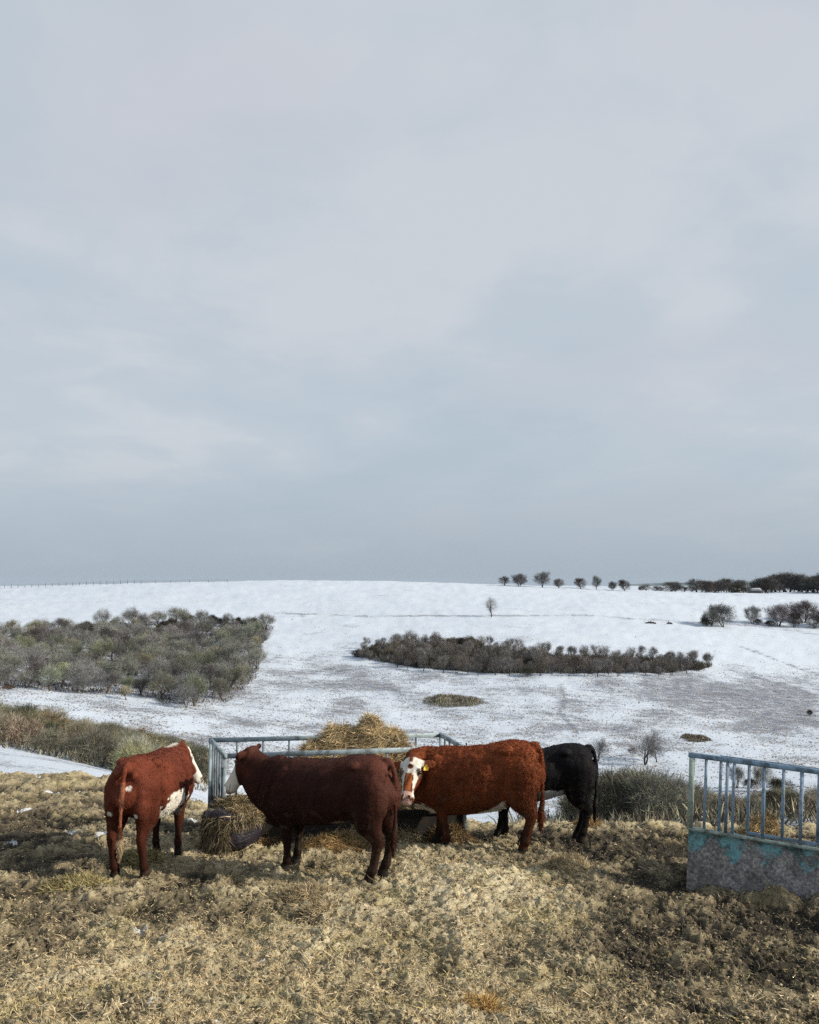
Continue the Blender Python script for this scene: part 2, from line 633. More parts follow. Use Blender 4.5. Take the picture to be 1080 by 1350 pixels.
def bare_mask(x, y, z):
    """where the turf and bracken stand out of the thin snow"""
    px, py = px_of(x, y, z)
    g = lambda cx_, cy_, rx, ry: np.exp(-(((px - cx_) / rx) ** 2 + ((py - cy_) / ry) ** 2))
    m = 0.11 + 0.45 * sstep(py, 845, 905) * (1 - 0.45 * sstep(py, 985, 1040))
    m = m + 0.75 * g(960, 922, 92, 30) + 0.35 * g(880, 905, 60, 16) + 0.40 * g(1010, 955, 60, 9) + 0.30 * g(1040, 925, 50, 30)
    m = m + 0.30 * g(430, 880, 55, 26) + 0.30 * g(500, 895, 60, 18) + 0.28 * g(455, 845, 20, 22) + 0.25 * g(660, 843, 55, 8) + 0.2 * g(690, 828, 25, 4)
    m = m + 0.2 * g(350, 880, 30, 30) + 0.22 * g(840, 985, 120, 14) + 0.18 * g(620, 935, 90, 12)
    m = m - 0.25 * g(1030, 870, 60, 25) - 0.28 * g(890, 990, 120, 30) * 0.5
    m = m + 0.55 * np.exp(-(seg_dist(px, py, [(360, 808), (480, 812), (640, 812), (760, 811), (880, 818), (1000, 826), (1090, 838)]) / 1.5) ** 2) * 1.4
    m = m + 0.75 * np.exp(-(seg_dist(px, py, [(968, 850), (1020, 868), (1060, 884), (1090, 892)]) / 1.6) ** 2)
    m = m + 0.40 * np.exp(-(seg_dist(px, py, [(738, 905), (745, 922), (738, 940), (760, 965)]) / 3) ** 2)
    m = m + 0.35 * np.exp(-(seg_dist(px, py, [(395, 850), (405, 828), (398, 812)]) / 3) ** 2)
    m = m + 0.30 * np.exp(-(seg_dist(px, py, [(820, 793), (960, 800), (1090, 806)]) / 1.2) ** 2)
    m = m + 0.32 * np.exp(-(seg_dist(px, py, [(865, 775), (960, 783), (1090, 797)]) / 1.3) ** 2)
    m = m + 0.42 * fbm(x / 11, y / 11, 4, 51)
    return np.clip(m, 0, 1)


def make_terrain():
    nd, nu = 760, 560
    d = np.exp(np.linspace(math.log(0.6), math.log(5500), nd))
    us = np.concatenate([np.linspace(-2.0, -0.62, 60, endpoint=False), np.linspace(-0.62, 0.62, nu - 120), np.linspace(0.62, 2.0, 61)[1:]])
    D, U = np.meshgrid(d, us, indexing='ij')
    X = U * D
    Z = ground(X, D) + hill_bumps(X, D)
    Z = Z - 0.30 * yard_edge(X, D) * sstep(D, 2.0, 3.2)
    bare = bare_mask(X.ravel(), D.ravel(), Z.ravel())
    V = np.stack([X, D, Z], -1).reshape(-1, 3)
    o = mesh_np('snowy_hillside', V, grid_faces(*D.shape)[:, ::1], None, M_SNOW, smooth=True, attrs={'bare': bare})
    tag(o, 'thinly snow covered grass valley and hill', kind='structure')
    # ground behind and beside the camera
    xs = np.linspace(-30, 30, 40)
    ys = np.linspace(-30, 0.7, 20)
    X, Y = np.meshgrid(xs, ys)
    Z = np.full(X.shape, CZ - 1.72)
    o = mesh_np('ground', np.stack([X, Y, Z], -1).reshape(-1, 3), grid_faces(*X.shape), None, M_SNOW, smooth=True, attrs={'bare': np.full(X.size, 0.9)})
    tag(o, kind='structure')


def make_yard():
    d = np.exp(np.linspace(math.log(2.6), math.log(20.6), 860))
    us = np.linspace(-0.80, 0.80, 700)
    D, U = np.meshgrid(d, us, indexing='ij')
    X = (U * D)
    Y = D
    hay = hay_mask(X, Y)
    disp = yard_disp(X, Y, hay)
    e = yard_edge(X, Y)
    Z = ground(X, Y) + disp * sstep(e, 0, 0.6) - 0.45 * (1 - e)
    sn = np.zeros(X.shape)
    for px, py, rx, ry in [(95, 1096, .14, .10), (140, 1098, .16, .14), (30, 1068, .2, .12), (70, 1045, .2, .1), (105, 1040, .12, .1), (15, 1106, .1, .08), (185, 1222, .07, .06), (232, 1305, .06, .05),
                           (215, 1232, .07, .05), (838, 1074, .12, .2), (800, 1072, .2, .2), (880, 1074, .15, .1), (830, 1084, .1, .1), (255, 1082, .12, .1), (30, 1348, .08, .05), (210, 1318, .1, .06), (795, 1078, .1, .1),
                           (278, 1335, .08, .04), (60, 1030, .3, .1), (345, 1262, .04, .04), (975, 1238, .05, .04)]:
        sn = np.maximum(sn, 1.15 * blob(X, Y, px, py, rx, ry))
    sn = sstep(sn + 0.35 * perlin(X / 0.06, Y / 0.06, 61) + 0.2 * perlin(X / .15, Y / .15, 62), 0.5, 0.75)
    rel = np.clip((disp + 0.022) / 0.080, -0.9, 0.9)
    V = np.stack([X, Y, Z], -1).reshape(-1, 3)
    o = mesh_np('muddy_yard', V, grid_faces(*D.shape), None, M_YARD, smooth=True, attrs={'hay': hay.ravel(), 'relief': rel.ravel(), 'snow': sn.ravel()})
    tag(o, 'trampled mud and hay ground of the feeding yard', kind='structure')


def strands(P, N, length, width, cols, lift=0.35, dirs=None, curl=0.5):
    """P roots, N normals: bent two-segment blades; returns V,Q,T,C arrays"""
    n = len(P)
    ang = rng.uniform(0, 2 * math.pi, n)
    if dirs is None:
        D = np.stack([np.cos(ang), np.sin(ang), np.zeros(n)], 1)
    else:
        D = dirs
    D = D - (D * N).sum(1)[:, None] * N * 0.8
    D = D + N * (rng.uniform(-0.1, 1, n) * lift)[:, None]
    D /= np.linalg.norm(D, axis=1)[:, None]
    side = np.cross(D, N + rng.normal(0, 0.5, (n, 3)))
    side /= np.linalg.norm(side, axis=1)[:, None] + 1e-9
    L = np.asarray(length)[:, None]
    W = np.asarray(width)[:, None] * 0.5
    bend = side * rng.normal(0, curl * 0.5, n)[:, None] + N * rng.normal(-0.05, curl * 0.4, n)[:, None]
    p1 = P + D * L * 0.5
    D2 = D + bend
    D2 /= np.linalg.norm(D2, axis=1)[:, None]
    p2 = p1 + D2 * L * 0.5
    V = np.stack([P - side * W, P + side * W, p1 + side * W, p1 - side * W, p2], 1).reshape(-1, 3)
    i = np.arange(n)[:, None] * 5
    Q = i + np.array([[0, 1, 2, 3]])
    T = i + np.array([[3, 2, 4]])
    C = np.repeat(cols, 5, axis=0)
    return V, Q, T, C


def straw_cols(n, dark=0.25, sat=1.0):
    base = np.array([[0.64, 0.51, 0.31], [0.52, 0.41, 0.23], [0.72, 0.61, 0.43], [0.36, 0.275, 0.15], [0.43, 0.37, 0.23], [0.58, 0.43, 0.22]])
    dk = np.array([[0.05, 0.04, 0.025], [0.09, 0.075, 0.045], [0.07, 0.06, 0.05]])
    c = base[rng.integers(0, len(base), n)]
    k = rng.uniform(0, 1, n) < dark
    c[k] = dk[rng.integers(0, 3, k.sum())]
    return c * rng.uniform(0.7, 1.15, n)[:, None]


def make_straw():
    n = 760000
    u = rng.uniform(-0.66, 0.66, n)
    # more near the camera, in proportion to what is seen
    d = 4.0 * np.exp(rng.uniform(0, math.log(18.5 / 4.0), n))
    x = u * d
    hay = hay_mask(x, d)
    clump = sstep(perlin(x / 0.16, d / 0.16, 71), -0.35, 0.5) * 0.75 + 0.25
    keep = rng.uniform(0, 1, n) < (0.25 + 0.80 * hay ** 1.3) * clump * yard_edge(x, d)
    x = x[keep]
    d = d[keep]
    hay = hay[keep]
    n = len(x)
    z = ground(x, d) + yard_disp(x, d, hay)
    e = 0.02
    zx = ground(x + e, d) + yard_disp(x + e, d, hay)
    zy = ground(x, d + e) + yard_disp(x, d + e, hay)
    N = np.stack([-(zx - z) / e * 0.6, -(zy - z) / e * 0.6, np.ones(n)], 1)
    N /= np.linalg.norm(N, axis=1)[:, None]
    P = np.stack([x, d, z + 0.002], 1)
    pil = straw_cols(n, 0.0)
    dk = np.array([[0.12, 0.10, 0.065], [0.20, 0.165, 0.10], [0.07, 0.06, 0.045], [0.28, 0.235, 0.145]])[rng.integers(0, 4, n)]
    k = rng.uniform(0, 1, n) > np.clip(hay * 1.25 - 0.02 + 0.4 * perlin(x / 0.3, d / 0.3, 72), 0.05, 0.97)
    pil[k] = dk[k] * rng.uniform(0.7, 1.4, k.sum())[:, None]
    g = perlin(x / 0.7, d / 0.7, 73) > 0.25
    pil[g] *= np.array([0.88, 0.92, 0.80])
    L = rng.uniform(0.018, 0.060, n) * (1 + 0.3 * hay)
    far_ = rng.uniform(0, 1, n) < 0.06
    L[far_] *= 2
    V, Q, T, C = strands(P, N, L, rng.uniform(0.0022, 0.0050, n) * (0.75 + d / 18), pil, 0.5)
    o = mesh_np('loose_straw', V, Q, T, M_STRAW, attrs={'col': C})
    tag(o, 'loose straw and hay strewn over the muddy yard', 'straw', kind='stuff')


def make_clods():
    n = 150000
    u = rng.uniform(-0.64, 0.64, n)
    d = 4.2 * np.exp(rng.uniform(0, math.log(16.5 / 4.2), n))
    x = u * d
    keep = (rng.uniform(0, 1, n) < 0.35 + 0.65 * sstep(perlin(x / 0.35, d / 0.3, 75), -0.3, 0.4)) & (yard_edge(x, d) > 0.9)
    x, d = x[keep], d[keep]
    n = len(x)
    hay = hay_mask(x, d)
    z = ground(x, d) + yard_disp(x, d, hay)
    r = 0.006 + 0.015 * rng.uniform(0, 1, n) ** 3
    base = np.array([[1, 0, 0], [-1, 0, 0], [0, 1, 0], [0, -1, 0], [0, 0, 1], [0, 0, -1]], float)
    J = base[None] * rng.uniform(0.6, 1.35, (n, 6, 1)) + rng.normal(0, 0.22, (n, 6, 3))
    J[:, :, 2] *= 0.6
    V = np.stack([x, d, z + r * 0.15], 1)[:, None, :] + J * r[:, None, None]
    tri = np.array([[0, 2, 4], [2, 1, 4], [1, 3, 4], [3, 0, 4], [2, 0, 5], [1, 2, 5], [3, 1, 5], [0, 3, 5]])
    T = (np.arange(n)[:, None, None] * 6 + tri[None]).reshape(-1, 3)
    mud = np.array([[0.085, 0.070, 0.050], [0.13, 0.105, 0.07], [0.055, 0.046, 0.036], [0.17, 0.14, 0.095]])[rng.integers(0, 4, n)]
    tan = np.array([[0.30, 0.25, 0.155], [0.40, 0.335, 0.21], [0.23, 0.19, 0.12], [0.14, 0.115, 0.075]])[rng.integers(0, 4, n)]
    k = (rng.uniform(0, 1, n) < np.clip(hay * 1.15, 0.05, 0.9))[:, None]
    C = np.where(k, tan, mud) * rng.uniform(0.75, 1.2, (n, 1))
    o = mesh_np('mud_clods', V.reshape(-1, 3), None, T, M_STRAW, attrs={'col': np.repeat(C, 6, axis=0)})
    tag(o, 'small clods of dung, mud and chaff over the yard', 'clods', kind='stuff')


make_terrain()
make_yard()
make_clods()
make_straw()


# far blue hills beyond the right-hand end of the crest
def make_far_hills():
    m, t, b = new_mat('distant_farmland', 0.95, 0.05)
    pos = t.add('ShaderNodeNewGeometry').outputs['Position']
    n = t.noise(pos, 0.004, 5, 0.6)
    t.put(b.inputs['Base Color'], t.ramp(n, [(0.35, (0.07, 0.10, 0.11)), (0.5, (0.13, 0.17, 0.18)), (0.62, (0.34, 0.38, 0.42))]))  # haze painted in: farmland colours shifted blue for the distance
    xs = np.linspace(-2600, 5200, 240)
    ys = np.linspace(3300, 5200, 40)
    X, Y = np.meshgrid(xs, ys)
    u = X / Y
    top = np.interp(u, [-0.6, 0.15, 0.28, 0.40, 0.50, 0.70, 1.2], [-60, -40, -12, 6, 14, 18, 10]) + 10 * fbm(X / 900, Y / 900, 3, 81)
    k = np.sin(np.clip((Y - 3300) / 1900, 0, 1) * math.pi) ** 0.7
    Z = CZ - 45 + (top + 45) * k
    o = mesh_np('distant_hills', np.stack([X, Y, Z], -1).reshape(-1, 3), grid_faces(*X.shape), None, m, smooth=True)
    tag(o, 'far blue hills on the horizon', kind='structure')


make_far_hills()


# ------------------------------------------------------------------ cattle
def catmull(P, n):
    P = np.asarray(P, float)
    m = len(P)
    out = []
    for i in range(m - 1):
        p0 = P[max(i - 1, 0)]
        p1 = P[i]
        p2 = P[i + 1]
        p3 = P[min(i + 2, m - 1)]
        for t in np.arange(n) / n:
            out.append(0.5 * ((2 * p1) + (-p0 + p2) * t + (2 * p0 - 5 * p1 + 4 * p2 - p3) * t * t + (-p0 + 3 * p1 - 3 * p2 + p3) * t ** 3))
    out.append(P[-1])
    return np.array(out)


def loft(mb, secs, uphint, n=24, sub=5, ex=2.0):
    """secs rows: x, y, z, half_side, half_up"""
    S = catmull(secs, sub)
    S[:, 3:] = np.maximum(S[:, 3:], 0.004)
    t = np.gradient(S[:, :3], axis=0)
    t /= np.linalg.norm(t, axis=1)[:, None] + 1e-9
    ang = np.arange(n) * 2 * math.pi / n
    ca = np.sign(np.cos(ang)) * np.abs(np.cos(ang)) ** (2 / ex)
    sa = np.sign(np.sin(ang)) * np.abs(np.sin(ang)) ** (2 / ex)
    V = []
    for s, tt in zip(S, t):
        a = np.cross(tt, uphint)
        a /= np.linalg.norm(a) + 1e-9
        b = np.cross(a, tt)
        V.append(s[:3] + s[3] * ca[:, None] * a + s[4] * sa[:, None] * b)
    V = np.concatenate(V + [S[:1, :3], S[-1:, :3]])
    Q = []
    m = len(S)
    for i in range(m - 1):
        for k in range(n):
            k2 = (k + 1) % n
            Q.append((i * n + k, i * n + k2, (i + 1) * n + k2, (i + 1) * n + k))
    c = m * n
    T = [(c, (k + 1) % n, k) for k in range(n)] + [(c + 1, (m - 1) * n + k, (m - 1) * n + (k + 1) % n) for k in range(n)]
    mb.add(V, Q, T)


def ball(mb, c, r):
    c = np.array(c, float)
    r = np.array(r, float) * np.ones(3)
    secs = []
    for a in np.linspace(-math.pi / 2, math.pi / 2, 9):
        secs.append([c[0] + r[0] * math.sin(a), c[1], c[2], max(r[1] * math.cos(a), .003), max(r[2] * math.cos(a), .003)])
    loft(mb, secs, np.array([0, 0, 1.0]), 16, 1)


def unit(v):
    v = np.asarray(v, float)
    return v / (np.linalg.norm(v) + 1e-9)


def mixc(C, k, col):
    k = np.clip(k, 0, 1)[:, None]
    return C * (1 - k) + np.array(col) * k


def make_cow(name, label, base, dark, heading, foot, foot_local, scale, poll, hdir, legs, tail, coat, hair, tag_side=None, fat=1.0, neck_drop=0.0, ears=1.0, group=None, neck=1.0, shear=0.0, ear_up=0.05, head_k=1.0, belly=0.0):
    """base coordinates: x forward, y left, z up, hooves at z = 0, withers about 1.32"""
    hx, hy = heading
    yaw = math.atan2(hy, hx)
    c, s = math.cos(yaw), math.sin(yaw)
    ox = foot[0] - scale * (foot_local[0] * c - foot_local[1] * s)
    oy = foot[1] - scale * (foot_local[0] * s + foot_local[1] * c)
    oz = gz(ox, oy) + 0.01

    def foot_z(lx, ly):
        wx = ox + scale * (lx * c - ly * s)
        wy = oy + scale * (lx * s + ly * c)
        return (gz(wx, wy) - 0.0 - oz) / scale

    mb = MB()
    Y = np.array([0, 0, 1.0])
    XF = np.array([1.0, 0, 0])
    # trunk: (x, top, bottom, half width)
    tr = [(-0.81, 1.12, 0.90, 0.08), (-0.78, 1.20, 0.80, 0.17), (-0.70, 1.275, 0.72, 0.235), (-0.55, 1.315, 0.66, 0.270), (-0.38, 1.320, 0.635, 0.285), (-0.18, 1.295, 0.585, 0.310),
          (0.04, 1.275, 0.540, 0.330), (0.26, 1.275, 0.515, 0.320), (0.44, 1.290, 0.505, 0.285), (0.58, 1.290, 0.52, 0.250), (0.72, 1.270, 0.54, 0.215), (0.82, 1.20, 0.62, 0.16), (0.89, 1.08, 0.74, 0.08)]
    tr = [(x, tp, bt - belly * float(sstep(x, -0.60, -0.10)) * (1 - 0.55 * float(sstep(x, 0.35, 0.80))), hw) for x, tp, bt, hw in tr]
    secs = [[x, 0, (tp + bt) / 2, hw * fat, (tp - bt) / 2] for x, tp, bt, hw in tr]
    loft(mb, secs, Y, 36, 4, 2.25)
    for sy in (-1, 1):
        ball(mb, (0.49, sy * 0.17 * fat, 0.88), (0.19, 0.13, 0.36))        # shoulder
        ball(mb, (-0.40, sy * 0.20, 1.235), (0.09, 0.065, 0.055))            # hook bone
        ball(mb, (-0.73, sy * 0.095, 1.16), (0.06, 0.05, 0.05))              # pin bone
        ball(mb, (-0.575, sy * 0.165 * fat, 0.88), (0.235, 0.140, 0.33))      # thigh mass
    ball(mb, (0.68, 0, 0.57), (0.16, 0.13, 0.16))                            # brisket
    ball(mb, (-0.70, 0, 1.235), (0.10, 0.06, 0.055))                         # tail head
    # neck
    poll = np.array(poll, float)
    d = unit(hdir)
    hz_ = 1.13 * head_k
    hk = head_k
    side = unit(np.cross(d, Y))            # the cow's right when facing d
    nrm = unit(np.cross(side, d))
    if nrm[2] < 0:
        nrm = -nrm
    nb = poll - nrm * 0.115 + d * 0.03
    p0 = np.array([0.42, 0, 1.02])
    p1 = np.array([0.66, 0, 1.06 - neck_drop * 0.3])
    mid = (p1 + nb) / 2 + np.array([0.06, 0, 0.0]) - np.array([0, 0, neck_drop])
    nd_ = unit(nb - p1)
    hint = Y if abs(nd_[2]) < 0.8 else XF
    sink_ = (neck - 1) * 0.2
    p1 = p1 - np.array([0, 0, sink_ + 0.035])
    mid = mid - np.array([0, 0, sink_])
    loft(mb, [[*(p0 - np.array([0, 0, 0.02])), .22, .27], [*p1, .185, .275 * neck], [*mid, .145, .215 * neck], [*nb, .105, .145], [*(nb + d * 0.03), .08, .10]], hint, 24, 5)
    loft(mb, [[0.60, 0, 0.62, .06, .10], [*(np.array([0.74, 0, 0.80]) * 0.6 + (mid - [0, 0, .15]) * 0.4), .04, .09], [*(mid - np.array([0, 0, 0.12])), .035, .07]], Y, 12, 4)   # dewlap
    # head along d, its face line straight
    hs = [(-0.085, .070, .05), (-0.05, .098, .075), (0.0, .112, .098), (0.06, .116, .118), (0.12, .124, .128), (0.18, .114, .126), (0.25, .092, .110), (0.32, .074, .090), (0.38, .068, .074), (0.43, .076, .070), (0.47, .078, .064), (0.505, .062, .050), (0.52, .035, .03)]
    secs = []
    for t_, a_, b_ in hs:
        a_, b_ = a_ * hz_, b_ * hz_
        cc = poll + d * t_ * hk - nrm * (b_ + (0.015 if t_ < 0 else 0) + (0.012 if t_ > 0.45 else 0))
        secs.append([*cc, a_, b_])
    loft(mb, secs, nrm, 24, 4, 2.4)
    for sg in (-1, 1):                     # brow ridges
        ball(mb, poll + (d * 0.115 + side * sg * 0.098 - nrm * 0.040) * hk, (0.042, 0.032, 0.034))
        ball(mb, poll + (d * 0.455 + side * sg * 0.042 - nrm * 0.022) * hk, (0.03, 0.026, 0.022))
    # ears
    eardir = []
    for sg in (-1, 1):
        e0 = poll + d * 0.015 + side * sg * 0.085 - nrm * 0.075
        ed = unit(side * sg * 1.0 - nrm * 0.22 + d * 0.10 + Y * ear_up)
        wide = unit(np.cross(ed, nrm))
        E = [[*(e0 + ed * q * ears), a_, .016] for q, a_ in [(-0.03, .022), (0.02, .034), (0.07, .056), (0.12, .062), (0.165, .050), (0.20, .020)]]
        loft(mb, E, nrm, 14, 4)
        eardir.append((e0, ed, wide))
    # legs: offsets per leg (fl, fr, hl, hr) as forward shift of the hoof
    footpts = []
    for nm, sy, dx in (('f', 1, legs[0]), ('f', -1, legs[1])):
        fy = sy * 0.155
        fx = 0.50 + dx
        zf = foot_z(fx, fy)
        footpts.append((fx, fy, zf))
        L = [[0.47, sy * .155, 0.88, .10, .17], [0.465, sy * .160, 0.70, .10, .140], [0.455 + dx * .2, sy * .158, 0.56, .084, .108], [0.475 + dx * .5, sy * .156, 0.43, .064, .072],
             [0.485 + dx * .6, sy * .155, 0.36 + zf * .5, .060, .065], [0.480 + dx * .75, sy * .155, 0.27 + zf * .6, .044, .047], [0.482 + dx * .9, sy * .155, 0.17 + zf * .8, .042, .046], [0.486 + dx, fy, 0.115 + zf, .051, .054],
             [0.50 + dx, fy, 0.065 + zf, .042, .048], [0.512 + dx, fy, 0.03 + zf, .052, .062], [0.518 + dx, fy, -0.03 + zf, .056, .070]]
        loft(mb, L, XF, 18, 4)
    for nm, sy, dx in (('h', 1, legs[2]), ('h', -1, legs[3])):
        fy = sy * 0.165
        fx = -0.60 + dx
        zf = foot_z(fx, fy)
        footpts.append((fx, fy, zf))
        L = [[-0.56, sy * .15, 1.00, .12, .21], [-0.57, sy * .168, 0.82, .13, .215], [-0.585 + dx * .1, sy * .172, 0.67, .115, .185], [-0.635 + dx * .3, sy * .170, 0.55, .083, .125],
             [-0.680 + dx * .5, sy * .166, 0.47 + zf * .4, .061, .085], [-0.698 + dx * .6, sy * .164, 0.415 + zf * .5, .056, .072], [-0.680 + dx * .75, sy * .164, 0.32 + zf * .6, .046, .053],
             [-0.655 + dx * .9, sy * .165, 0.19 + zf * .8, .044, .048], [-0.635 + dx, fy, 0.115 + zf, .052, .056], [-0.610 + dx, fy, 0.065 + zf, .043, .049], [-0.600 + dx, fy, 0.03 + zf, .052, .062], [-0.594 + dx, fy, -0.03 + zf, .056, .070]]
        loft(mb, L, XF, 18, 4)
    # tail
    tl = [[-0.70, 0, 1.27, .035, .035], [-0.775, 0, 1.245, .034, .034], [-0.815, tail * .1, 1.13, .028, .03], [-0.828, tail * .3, 0.95, .024, .025], [-0.825, tail * .6, 0.75, .022, .022],
          [-0.818, tail * .9, 0.58, .026, .026], [-0.805, tail, 0.48, .036, .034], [-0.80, tail * 1.05, 0.38, .036, .034], [-0.795, tail * 1.05, 0.29, .022, .02], [-0.795, tail * 1.05, 0.24, .008, .008]]
    loft(mb, tl, XF, 12, 4)
    # forehand lower than the rump where the ground or the stance asks for it
    for v in mb.V:
        v[:, 2] -= shear * (np.clip(v[:, 0], -0.6, 0.9) + 0.6) * sstep(v[:, 2], 0.25, 0.8)
    dz = shear * (min(max(poll[0], -0.6), 0.9) + 0.6)
    poll = poll - np.array([0, 0, dz])
    eardir = [(e_[0] - np.array([0, 0, dz]), e_[1], e_[2]) for e_ in eardir]
    # one skin over everything
    me0 = mb.build(name, None, raw=True)
    tmp = bpy.data.objects.new('tmp', me0)
    COL.objects.link(tmp)
    md = tmp.modifiers.new('r', 'REMESH')
    md.mode = 'VOXEL'
    md.voxel_size = 0.0105
    md = tmp.modifiers.new('s', 'SMOOTH')
    md.factor = 0.5
    md.iterations = 7
    dg = bpy.context.evaluated_depsgraph_get()
    ev = tmp.evaluated_get(dg)
    me1 = ev.to_mesh()
    nv = len(me1.vertices)
    V = np.empty(nv * 3, np.float32)
    me1.vertices.foreach_get('co', V)
    V = V.reshape(-1, 3).astype(float)
    NR = np.empty(nv * 3, np.float32)
    me1.vertices.foreach_get('normal', NR)
    NR = NR.reshape(-1, 3).astype(float)
    np_ = len(me1.polygons)
    ls = np.empty(len(me1.loops), np.int32)
    me1.loops.foreach_get('vertex_index', ls)
    lt = np.empty(np_, np.int32)
    me1.polygons.foreach_get('loop_total', lt)
    st = np.empty(np_, np.int32)
    me1.polygons.foreach_get('loop_start', st)
    q = st[lt == 4]
    Q = ls[q[:, None] + np.arange(4)]
    t3 = st[lt == 3]
    T = ls[t3[:, None] + np.arange(3)] if len(t3) else None
    ev.to_mesh_clear()
    bpy.data.objects.remove(tmp)
    bpy.data.meshes.remove(me0)
    # muscles and winter coat relief
    body = sstep(V[:, 2], 0.45, 0.7)

    def dent(x0, z0, rx, rz, a, xs=0.0):
        return a * np.exp(-(((V[:, 0] - x0 - xs * (V[:, 2] - z0)) / rx) ** 2 + ((V[:, 2] - z0) / rz) ** 2)) * sstep(np.abs(V[:, 1]), 0.08, 0.18)
    zs = shear * (np.clip(V[:, 0], -0.6, 0.9) + 0.6)
    V[:, 2] += zs
    form = dent(-0.30, 1.10, 0.09, 0.10, -0.034) + dent(-0.36, 0.78, 0.045, 0.20, -0.030, -0.25) + dent(0.27, 0.80, 0.05, 0.26, -0.022, 0.15) + dent(0.30, 1.12, 0.05, 0.12, -0.012) \
        + dent(-0.42, 1.235, 0.07, 0.05, 0.012) + dent(-0.60, 1.13, 0.08, 0.07, -0.016) + dent(0.64, 0.98, 0.05, 0.22, -0.020, -0.3) + dent(0.55, 0.78, 0.08, 0.08, 0.014) \
        + dent(-0.04, 0.86, 0.20, 0.22, 0.016) + dent(-0.70, 0.74, 0.05, 0.16, -0.012) + dent(-0.52, 0.60, 0.05, 0.10, 0.012)
    ribs = 0.0035 * np.sin((V[:, 0] + 0.25 * (V[:, 2] - 0.9)) * 62) * np.exp(-(((V[:, 0] + 0.02) / 0.2) ** 2 + ((V[:, 2] - 0.95) / 0.2) ** 2))
    V[:, 2] -= zs
    folds = 0.006 * np.sin((V[:, 0] * 1.0 + V[:, 2] * 0.35) * 75 + 3 * noise3(V, 3, 97)) * np.exp(-(((V[:, 0] - 0.80) / 0.12) ** 2 + ((V[:, 2] - 0.95) / 0.25) ** 2))
    V = V + NR * (form + ribs + folds)[:, None]
    relief = (0.012 * noise3(V, 5, 91) + 0.0050 * noise3(V, 15, 92) * hair[2] ** 1.6) * (0.3 + 0.7 * body) + 0.0025 * noise3(V, 45, 93) * (hair[2] - 0.6)
    rel_h = V - poll
    th = rel_h @ d
    near_head = (th > -0.12) & (np.abs(rel_h @ side) < 0.2) & (np.linalg.norm(rel_h, axis=1) < 0.6)
    relief[near_head] *= 0.2
    V = V + NR * relief[:, None]

    def colour(P):
        h = P - poll
        ht, hsd, hn = h @ d / hk, h @ side / hk, h @ nrm / hk
        head = (np.linalg.norm(h - d * 0.22 * hk, axis=1) < 0.38 * hk) & (hn > -0.30) & (ht > -0.06)
        nz = noise3(P, 7, 95)
        nz2 = noise3(P, 22, 96)
        nzl = noise3(P, 2.6, 98)
        C = np.array(base)[None, :] * (1 + 0.22 * nz + 0.10 * nz2 + 0.38 * nzl + 0.30 * (sstep(P[:, 2], 0.7, 1.25) - 0.5))[:, None]  # random mottling, plus painted-in light: paler back, darker lower flank
        lo = sstep(0.50 - P[:, 2] + 0.08 * nz, 0, 0.30)[:, None]      # dark, dirty lower legs
        lo = lo * (1 - head.astype(float))[:, None]
        C = C * (1 - 0.62 * lo) + np.array([0.020, 0.014, 0.011]) * 0.6 * lo
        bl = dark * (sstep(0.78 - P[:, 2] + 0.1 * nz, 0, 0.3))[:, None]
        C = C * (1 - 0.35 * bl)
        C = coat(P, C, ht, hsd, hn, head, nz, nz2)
        dm = sstep(noise3(P, 9, 99) + 0.5 * noise3(P, 28, 100), 0.30, 0.55) * sstep(0.92 - P[:, 2] + 0.12 * nz, 0, 0.35) * (~head)
        C = mixc(C, dm * 0.35, [0.080, 0.064, 0.045])
        for sg in (-1, 1):
            no = head * sstep(0.017 - np.hypot((hsd - sg * 0.052) * 0.9, ht - 0.475), 0, 0.006) * (hn > -0.10)
            C = mixc(C, no * 0.9, [0.03, 0.018, 0.016])
        lips = head * sstep(0.006 - np.abs(hn + 0.098 + (ht - 0.45) * 0.3), 0, 0.004) * sstep(ht, 0.38, 0.40)
        C = mixc(C, lips * 0.8, [0.05, 0.03, 0.03])
        wet = head * sstep(ht, 0.485, 0.50)
        C = mixc(C, wet * 0.55, [0.30, 0.19, 0.17])
        eyer = head * sstep(0.044 - np.hypot(np.abs(hsd) - 0.118, (ht - 0.14) * 0.8), 0, 0.01)
        C = mixc(C, eyer * 0.85, [0.06, 0.018, 0.012])
        hoof = (P[:, 2] < 0.055 + 0.01 * nz)
        C[hoof] = [0.022, 0.019, 0.016]
        return np.clip(C, 0.003, 1)

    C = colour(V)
    # winter coat: short tufts rooted in the skin, part of the same mesh
    nh, hl, curly = hair
    tri = np.concatenate([Q[:, [0, 1, 2]], Q[:, [0, 2, 3]]])
    A = np.linalg.norm(np.cross(V[tri[:, 1]] - V[tri[:, 0]], V[tri[:, 2]] - V[tri[:, 0]]), axis=1)
    idx = rng.choice(len(tri), nh, p=A / A.sum())
    w_ = rng.dirichlet((1, 1, 1), nh)
    P = (V[tri[idx]] * w_[:, :, None]).sum(1)
    N = (NR[tri[idx]] * w_[:, :, None]).sum(1)
    N /= np.linalg.norm(N, axis=1)[:, None] + 1e-9
    flow = np.array([-0.55, 0, -0.75]) + rng.normal(0, 0.25 + 0.35 * (curly - 1), (nh, 3))
    rh = P - poll
    onhead = (np.linalg.norm(rh - d * 0.22, axis=1) < 0.36)
    tailtip = (P[:, 0] < -0.765) & (P[:, 2] < 0.47) & (np.abs(P[:, 1]) < 0.09)
    L = hl * rng.uniform(0.6, 1.3, nh)
    L[onhead] *= 0.40
    L[(P[:, 2] < 0.45) & ~tailtip] *= 0.5
    L[tailtip] *= 2.6
